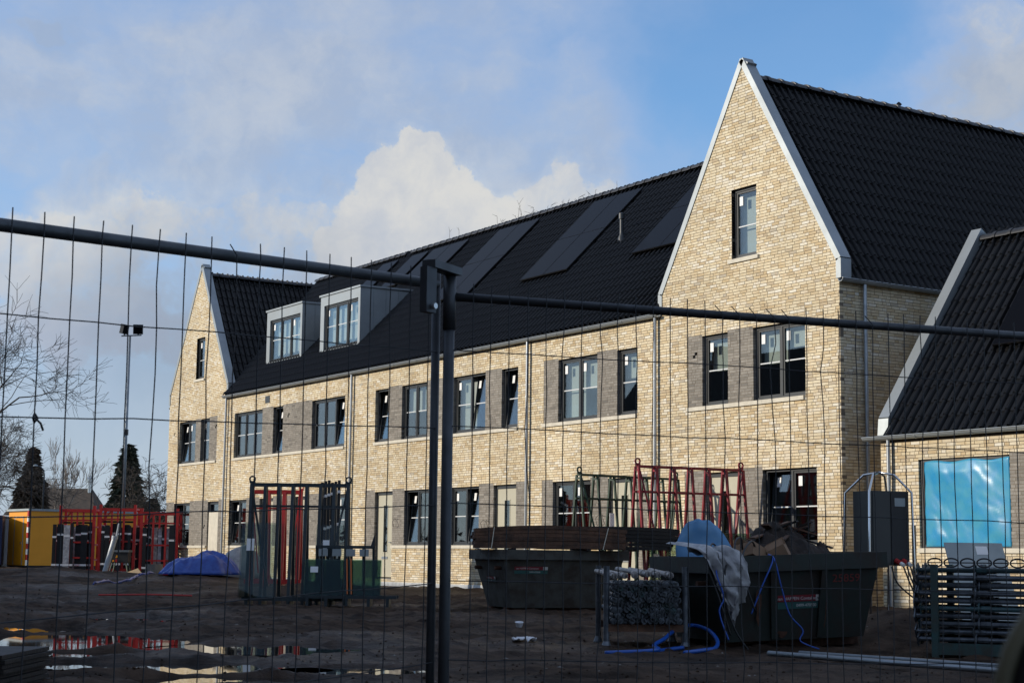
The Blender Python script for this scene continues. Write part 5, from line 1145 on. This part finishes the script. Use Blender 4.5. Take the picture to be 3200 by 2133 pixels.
sw_ = root('table_saw', 'grey table saw with a yellow warning triangle on splayed legs', 'saw', at(-33.05, -2.75, 0)); 
B().box(-.34, .34, -.28, .28, .88, .95).obj('table', M['steel_tube'], sw_); B().box(-.30, .30, -.24, .24, .52, .88).obj('motor_box', M['cabinet'], sw_); B().tube([(-.34, -.1, .78), (-.46, -.15, .70)], .03, 8).obj('dust_port', M['pvc'], sw_)
B().prism([(-.14, -.245, .68), (-.03, -.245, .68), (-.085, -.245, .79)], (0, -.003, 0)).obj('warning_triangle', M['yellow'], sw_); B().tube([(-.09, -.25, .58), (-.09, -.262, .58)], .06, 14).obj('switch', M['plug_red'], sw_); B().box(-.24, -.18, -.248, -.242, .54, .60).obj('plate', M['yellow'], sw_)
for x in (-1, 1):
    for y in (-1, 1): B().bar((x*.36, y*.3, 0), (x*.24, y*.2, .52), .04).obj('leg', M['green'], sw_)
pp = at(-32.36, -3.58, 0, GZ(-32.36, -3.58)); B().tube([(0, 0, -.05), (.30, .1, 1.25)], .095, 16).tube([(.29, .1, 1.2), (.305, .1, 1.32)], .11, 16).tube([(.33, .14, 1.2), (.42, .14, 1.75)], .035, 8).obj('grey_pipe', M['pvc'], None, label='leaning grey plastic pipe with a socket before the red racks', cat='pipe', mw=pp)
B().lathe([(.30, 0), (.30, .42), (.24, .42), (.24, .04)], (0, 0, 0), 20).obj('concrete_ring', M['concrete'], None, label='low grey concrete ring at the foot of the far gable house', cat='ring', mw=at(-31.5, -2.1, 0, GZ(-31.5, -2.1)-.03))
B().prism([(-.35, 0, .02), (.35, 0, 0), (.1, .3, .22)], (0, .05, .015)).obj('wood_offcut', M['pale_wood'], None, label='pale wedge of plywood on the mud before the red racks', cat='offcut', mw=at(-32.2, -2.6, 0))
B().box(0, 2.4, -.06, .06, .02, .11).obj('beam', M['steel_tube'], None, label='pale metal beam on the earth bank before the yellow cabin', cat='beam', mw=at(-35.9, -7.0, 18))
# --- cabin and container
cb = root('site_cabin', 'yellow site cabin with a red and white striped corner post', 'cabin', at(-52.4, -.30, 40))
B().box(.10, 6.0, .0, 2.4, .12, 2.62).obj('wall', M['yellow'], cb); B().box(-.02, 6.05, -.05, 2.45, 2.62, 2.72).obj('roof', M['board'], cb); B().box(.1, 6, .05, 2.35, 0, .12).obj('skid', M['black'], cb)
dr = B().box(.085, .099, .75, 1.65, .2, 2.3).obj('door', M['yellow'], cb); B().box(.06, .084, .85, .93, 1.1, 1.2).obj('handle', M['steel'], dr)
for (y0, y1, z0, z1) in ((.68, .75, .15, 2.38), (1.65, 1.72, .15, 2.38), (.75, 1.65, 2.3, 2.38)): B().box(.085, .105, y0, y1, z0, z1).obj('door_trim', M['board'], cb)
for k in range(10): B().box(-.01, .099, -.03, .099, .12+.25*k, .12+.25*(k+1)-.002).obj('stripe', M['red'] if k % 2 else M['white'], cb)
bc = root('shipping_container', 'dark blue steel container beside the yellow cabin', 'container', at(-54.0, -3.5, 12))
B().box(0, 2.4, 0, 6, .1, 2.35).obj('shell', M['cab_blue'], bc)
for k in range(11): B().box(.08+k*.21, .18+k*.21, -.025, -.001, .2, 2.25).obj('corrugation', M['cab_blue'], bc)
B().box(.05, 2.35, .05, 5.9, 0, .1).obj('base', M['black'], bc)
# --- small litter
for k, (x, y, lb) in enumerate(((4.3, -10.4, 'small white cup lying on the mud before the grey skip'),)): B().lathe([(.035, 0), (.06, .07), (.055, .07), (.03, .01)], (0, 0, 0), 10).obj('cup', M['white_pl'], None, label=lb, cat='cup', mw=at(x, y, 0, GZ(x, y)+.0) @ Matrix.Rotation(R(12), 4, 'X'))
def fpap(u, v): return (u-.5)*.26, (v-.5)*.16, .03+.05*noise.noise((u*4, v*4, 2))+.03*noise.noise((u*9, v*9, 5))
sheet('paper_scrap', 'crumpled white paper scrap on the mud before the prop crate', 'paper', at(7.92, -12.71, 10), fpap, 10, 8, M['white_pl'])
B().box(-.2, .2, -.015, .015, 0, .03).obj('blue_strip', M['hose'], None, label='short blue strip lying at the puddle edge', cat='strip', mw=at(10.6, -16.68, 8, GZ(10.6, -16.68)+.002))
B().tube([(-1.1, 0, .03), (0, .05, .05), (.9, .1, .035)], .02, 6).obj('red_rod', M['red'], None, label='thin red rod on the mud before the blue tarpaulin', cat='rod', mw=at(-10.7, -10.1, 0))
# dark stack of boards at the very edge
bp = CAMP+FH*11.75+RTH*-3.56
st = root('board_stack', 'dark stack of wet boards by the fence beside the puddles', 'boards', at(bp.x, bp.y, 0, -1.06)); rn = random.Random(6)
for k in range(9): B().box(-2.2, rn.uniform(-.03, .03), 0, 1.2, .04+k*.034, .04+k*.034+.028).obj('board', M['plank_black'], st)
for y in (.15, .95): B().box(-2.1, -.05, y, y+.09, 0, .04).obj('bearer', M['plank_black'], st)

rn = random.Random(21); gv = B()
for k in range(260):
    d = 13+27*rn.random()**1.3; l = rn.uniform(-.33, .33)*d; p = CAMP+FH*d+RTH*l
    if p.y > -.4: continue
    z = GZ(p.x, p.y)
    if z < WATER+.015: continue
    r = rn.uniform(.006, .022); c = Vector((p.x, p.y, z)); q = rn.uniform(0, 3.14); e = Vector((math.cos(q), math.sin(q), 0))*r*rn.uniform(1, 2.2); g_ = Vector((-math.sin(q), math.cos(q), 0))*r
    gv.add([c-e, c+g_, c+e, c-g_, c+Vector((0, 0, r*.7))], [(0, 1, 4), (1, 2, 4), (2, 3, 4), (3, 0, 4)])
gv.obj('pebbles', M['concrete'], None, kind='stuff', label='scattered pale pebbles and mortar crumbs on the mud', cat='pebbles')
# ------------------------------------------------------------------ background
M.update(bark=mat('grey_bark', (.085, .068, .052), .9, vs=3, col2=(.05, .042, .034), bump=.4, bs=9), birch=mat('birch_bark', (.30, .26, .22), .85, vs=6, col2=(.12, .10, .085)), needle=mat('conifer_needles', (.036, .052, .030), .8, vs=1.2, col2=(.06, .056, .032)), needle_brown=mat('brown_conifer_needles', (.045, .038, .022), .8, vs=.9, col2=(.070, .042, .026)),
 thatch=mat('old_brown_roof', (.085, .062, .045), .9, vs=2, col2=(.055, .045, .036), bump=.4, bs=6), red_roof=mat('red_tile_roof', (.16, .05, .03), .85, var=.3, vs=3), far_brick=mat('far_brick', (.12, .065, .045), .9, var=.3, vs=4), hedge=mat('bare_hedge', (.060, .045, .034), .95, vs=2, col2=(.035, .032, .022)))
def bare_tree(name, label, x, y, z, h, mt, seed, spread=.9, depth=6, trunk=.16, lean=(0, 0), up=.25, mind=.006, group=None, split=(2, 3), first=.28, droop=0.0):
    rn = random.Random(seed); t = root(name, label, 'tree', Matrix.Translation((x, y, z)), group); tr = B(); tw = B()
    def grow(p, d, l, r, k):
        n = 4; pts = [p]; q = p; dd = d
        for i in range(n):
            dd = (dd+Vector((rn.gauss(0, .13), rn.gauss(0, .13), rn.gauss(0, .10)+up*.22-droop*(k > 2)*.16))).normalized(); q = q+dd*(l/n); pts.append(q)
        rr = [r*(1-.32*i/n) for i in range(n+1)]
        (tr if k <= 1 else tw).tube(pts, rr, 6 if k <= 1 else (4 if k < 4 else 3), cap=False)
        if k >= depth or l < .12: return
        m_ = rn.randint(*split)+(1 if k == 0 else 0)
        for i in range(m_):
            f = rn.uniform(.55, 1.0) if i else 1.0; s = pts[min(n, max(1, int(round(f*n))))]
            a = Vector((rn.gauss(0, 1), rn.gauss(0, 1), rn.gauss(0, .6))); a -= dd*a.dot(dd); a.normalize()
            nd = (dd*rn.uniform(.6, 1.0)+a*spread*rn.uniform(.45, .95)).normalized()
            grow(s, nd, l*rn.uniform(.62, .85), max(mind, rr[-1]*(.82 if i == 0 else rn.uniform(.45, .7))), k+1)
    grow(Vector((0, 0, -.2)), Vector((lean[0], lean[1], 1)).normalized(), h*first, trunk, 0)
    tr.obj('trunk', mt, t, smooth=True); tw.obj('crown', mt, t); return t
def conifer(label, x, y, z, h, w, mt, seed, group=None, dens=5200):
    rn = random.Random(seed); t = root('conifer', label, 'tree', Matrix.Translation((x, y, z)), group)
    B().tube([(0, 0, -.3), (0, 0, h*.95)], [.18, .03], 8).obj('trunk', M['bark'], t); b = B()
    for k in range(dens):
        f = rn.random()**.75; zz_ = h*(.06+.94*f); rad = w*(1-f)**1.05*(.8+.45*noise.noise((zz_*1.3, seed, 0)))+.05; q = rn.uniform(0, 6.283); lob = 1+.5*noise.noise((math.cos(q)*2, math.sin(q)*2, zz_*.8+seed)); rr = rad*lob*(rn.random()**.38)*(1.15 if rn.random() < .12 else 1)
        c = Vector((rr*math.cos(q), rr*math.sin(q), zz_-.25*rr)); s = rn.uniform(.12, .34)*(.6+h/14); o = Vector((math.cos(q), math.sin(q), -.45+rn.gauss(0, .3))).normalized(); sd_ = Vector((rn.gauss(0, 1), rn.gauss(0, 1), rn.gauss(0, 1))).cross(o).normalized()
        b.add([c-sd_*s*.45, c+sd_*s*.45, c+o*s*1.6], [(0, 1, 2)]); b.add([c-o*s*.3+sd_.cross(o)*s*.3, c-o*s*.3-sd_.cross(o)*s*.3, c+o*s*1.5], [(0, 1, 2)])
    b.obj('crown', mt, t); return t
def along(l, d): p = CAMP+FH*d+RTH*l; return p.x, p.y
def bearing(l_, d): return along(l_*d, d)                         # a place d metres off across the site, l_ the slope of its bearing
GB = -.72
# bare trees (lateral tangent, depth)
x, y = bearing(-.337, 88); bare_tree('bare_tree', 'big bare tree whose fine branches reach in over the dark blue container', x, y, GB, 27.0, M['bark'], 4, .9, 6, .32, up=.12, mind=.012, split=(3, 4), first=.20, droop=.1)
x, y = bearing(-.327, 104); bare_tree('bare_tree', 'second bare tree behind the branches over the container, lower crown', x, y, GB, 17.0, M['bark'], 9, 1.0, 6, .2, up=.10, mind=.012, split=(3, 4), first=.2, droop=.2)
x, y = bearing(-.272, 160); bare_tree('birch_tree', 'pale bare birch standing between the two conifers', x, y, GB, 12.0, M['birch'], 14, .55, 6, .17, up=.75, mind=.016, split=(3, 3), first=.27)
x, y = bearing(-.2095, 97); bare_tree('bare_tree', 'gnarled bare oak whose limbs show beside the far gable house', x, y, GB, 13.0, M['bark'], 23, 1.25, 6, .24, up=.0, mind=.013, split=(3, 4), first=.2)
conifer('dark conifer with brownish sides, the one beside the bare birch', *bearing(-.2905, 150), GB, 10.2, 3.6, M['needle_brown'], 3, 'conifers behind the site', 3400)
conifer('tall slim dark green conifer behind the floodlight mast', *bearing(-.2325, 120), GB, 8.6, 3.0, M['needle'], 5, 'conifers behind the site', 3600)
conifer('small dark conifer between the floodlight mast and the far gable', *bearing(-.2165, 124), GB, 4.8, 2.4, M['needle'], 7, 'conifers behind the site', 3000)
for k, (l, d, h, s) in enumerate(((-.250, 170, 5.2, 31), (-.240, 172, 4.6, 32), (-.2585, 168, 4.9, 33))):
    x, y = bearing(l, d); bare_tree('bare_tree', ('low bare tree behind the flue, the middle one of a clump', 'low bare tree of the clump, next to the tall conifer', 'low bare tree of the clump, next to the birch')[k], x, y, GB, h, M['hedge'], s, 1.0, 6, .10, up=.25, mind=.02, split=(3, 4), first=.26, group='low bare trees behind the flue')
hb = B(); rn = random.Random(3)
for k in range(5200):
    l = rn.uniform(-.40, -.205); d = rn.uniform(134, 146); h = 2.7+.7*noise.noise((l*60, 1, 0))+.4*noise.noise((l*190, 4, 0)); x, y = bearing(l, d); c = Vector((x, y, GB+h*rn.random()**.7)); s = rn.uniform(.15, .35)
    a = Vector((rn.gauss(0, 1), rn.gauss(0, 1), rn.gauss(0, 1))).normalized(); b_ = a.orthogonal().normalized(); hb.add([c-a*s, c+a*s, c+b_*s*.8], [(0, 1, 2)])
hb.obj('hedge', M['hedge'], None, kind='stuff', label='brown leafless hedge and undergrowth along the far side of the site', cat='hedge')
fb_ = B()
for k in range(9000):
    q = rn.uniform(-math.pi, math.pi); d = rn.uniform(330, 380); h = 6.5+3*noise.noise((q*25, 2, 0))+1.5*noise.noise((q*90, 7, 0)); x = CAMP.x+(FH.x*math.cos(q)+RTH.x*math.sin(q))*d; y = CAMP.y+(FH.y*math.cos(q)+RTH.y*math.sin(q))*d
    c = Vector((x, y, GB+h*rn.random()**.6)); s = rn.uniform(.8, 1.9); a = Vector((rn.gauss(0, 1), rn.gauss(0, 1), rn.gauss(0, 1))).normalized(); b_ = a.orthogonal().normalized(); fb_.add([c-a*s, c+a*s, c+b_*s], [(0, 1, 2)])
fb_.obj('distant_wood', M['hedge'], None, kind='stuff', label='far brown wood along the horizon', cat='wood')
# far house with long brown roof
def far_house(label, l, d, w, dp, e, rz, roofm, rzdeg=0):
    x, y = bearing(l, d); t = root('far_house', label, 'house', at(x, y, rzdeg, GB), 'houses behind the site')
    B().box(0, w, 0, dp, -.3, e).obj('wall', M['far_brick'], t)
    r = B(); r.add([(-.3, -.3, e), (w+.3, -.3, e), (w+.3, dp+.3, e), (-.3, dp+.3, e), (.8, dp/2, rz), (w-1.2, dp/2, rz)], [(0, 1, 5, 4), (1, 2, 5), (2, 3, 4, 5), (3, 0, 4), (3, 2, 1, 0)]); ro = r.obj('roof', roofm, t)
    for k in range(3):
        f = B().box(w*(.15+.28*k), w*(.15+.28*k)+1.2, -.06, -.005, 1.0, 2.2).obj('window', M['white'], t); B().box(w*(.15+.28*k)+.1, w*(.15+.28*k)+1.1, -.075, -.061, 1.1, 2.1).obj('pane', M['dark'], f)
    return t, ro, x, y
fh, fro, fx, fy = far_house('old house with a long brown roof and a bright metal flue', -.3065, 172, 9.3, 7.5, 4.2, 7.55, M['thatch'])
B().lathe([(.22, 0), (.22, 1.2), (.36, 1.25), (.36, 1.6), (.2, 1.75), (.2, 1.95)], (7.9, 3.4, 7.0), 12).obj('flue', M['chrome'], fh)
far_house('far house with a low red tiled roof behind the clump of bare trees', -.2545, 196, 7.5, 6.5, 2.9, 5.4, M['red_roof'])
for l, w, lb in ((-.3165, 2.6, 'small white-framed shed with a flat roof, partly cut by the brown-roofed house'), (-.2865, 4.2, 'white flat-roofed extension with wide windows before the brown roof')):
    x, y = bearing(l, 140); t = root('white_extension', lb, 'extension', at(x, y, 0, GB), 'white extensions behind the cabin')
    B().box(0, w, 0, 3, 0, 3.0).obj('wall', M['far_brick'], t); B().box(-.15, w+.15, -.2, 3.2, 3.55, 3.85).obj('fascia', M['white'], t); B().box(0, w, -.02, 2.9, 3.0, 3.549).obj('window_band', M['white'], t)
    for k in range(int(w/1.0)): B().box(.12+k*1.0, .9+k*1.0, -.03, -.021, 2.2, 3.45).obj('pane', M['pv'], t)
# floodlight mast, street lamp
x, y = bearing(-.2348, 85); t = root('floodlight_mast', 'tall thin mast with two square floodlights at its top', 'mast', at(x, y, 0, GB))
B().tube([(0, 0, -.2), (0, 0, 12.0)], [.11, .055], 10).obj('pole', M['steel_tube'], t, smooth=True); B().tube([(-.45, 0, 11.98), (.6, 0, 12.03)], .035, 8).obj('crossbar', M['steel_tube'], t)
B().box(-.05, .1, -.1, .1, 6.8, 7.1).obj('junction_box', M['black'], t)
for x0, ry, rz_ in ((.42, 0, 8), (-.30, -25, 70)):
    T = Matrix.Translation((x0, -.05, 12.33)) @ Matrix.Rotation(R(rz_), 4, 'Z') @ Matrix.Rotation(R(12), 4, 'X'); f = B().box(-.25, .25, -.10, .10, -.25, .25, 0, T).obj('floodlight', M['profile'], t); B().box(-.21, .21, -.108, -.101, -.21, .21, 0, T).obj('floodlight_glass', M['pv'], f); B().bar((x0, 0, 12.0), (x0, 0, 12.2), .07).obj('bracket', M['steel_tube'], t)
x, y = bearing(-.2835, 100); t = root('street_lamp', 'slim street lamp with a bent arm before the brown-roofed house', 'lamp', at(x, y, 0, GB))
B().tube([(0, 0, -.2), (0, 0, 5.4), (-.05, 0, 5.7), (-.25, 0, 5.9), (-.5, 0, 5.95)], [.06, .05, .045, .04, .035], 8).obj('pole', M['galv'], t, smooth=True); B().lathe([(.05, .0), (.16, .03), (.12, .11), (.02, .14)], (-.55, 0, 5.9), 10).obj('lamp_head', M['board'], t)
# twiggy tree tops behind the ridge
for k, (x, y, zt) in enumerate(((-29.6, 10.4, 13.3), (-27.6, 11.2, 13.6), (-25.2, 10.8, 13.5), (-23.4, 11.4, 13.6))):
    t = root('bare_tree', ('twiggy tree top over the ridge, the one nearest the dormers', 'twiggy tree top over the ridge beside the fence clamp', 'twiggy tree top over the ridge, a tuft with fuller twigs', 'twiggy tree top over the ridge, closest to the solar panels')[k], 'tree', Matrix.Translation((x, y, -.9)), 'twiggy tree tops behind the ridge'); rn = random.Random(60+k); c = B(); H = zt+.9
    B().tube([(0, 0, 0), (.1, 0, H*.8)], [.12, .05], 6).obj('trunk', M['bark'], t)
    for i in range(26):
        a = Vector((rn.gauss(0, .75), rn.gauss(0, .5), H*.78)); p = [a]; d = Vector((rn.gauss(0, .12), rn.gauss(0, .12), 1))
        for j in range(5): d = (d+Vector((rn.gauss(0, .12), rn.gauss(0, .12), .1))).normalized(); p.append(p[-1]+d*H*rn.uniform(.02, .048))
        c.tube([(.1, 0, H*.62)]+p, [.02]+[.014-.0015*q for q in range(6)], 3, cap=False)
        for q in p[2:]:
            for _ in range(2): e = Vector((rn.gauss(0, 1), rn.gauss(0, 1), rn.gauss(.8, .5))).normalized(); c.tube([q, q+e*rn.uniform(.08, .3)], [.007, .004], 3, cap=False)
    c.obj('crown', M['bark'], t)
settle()
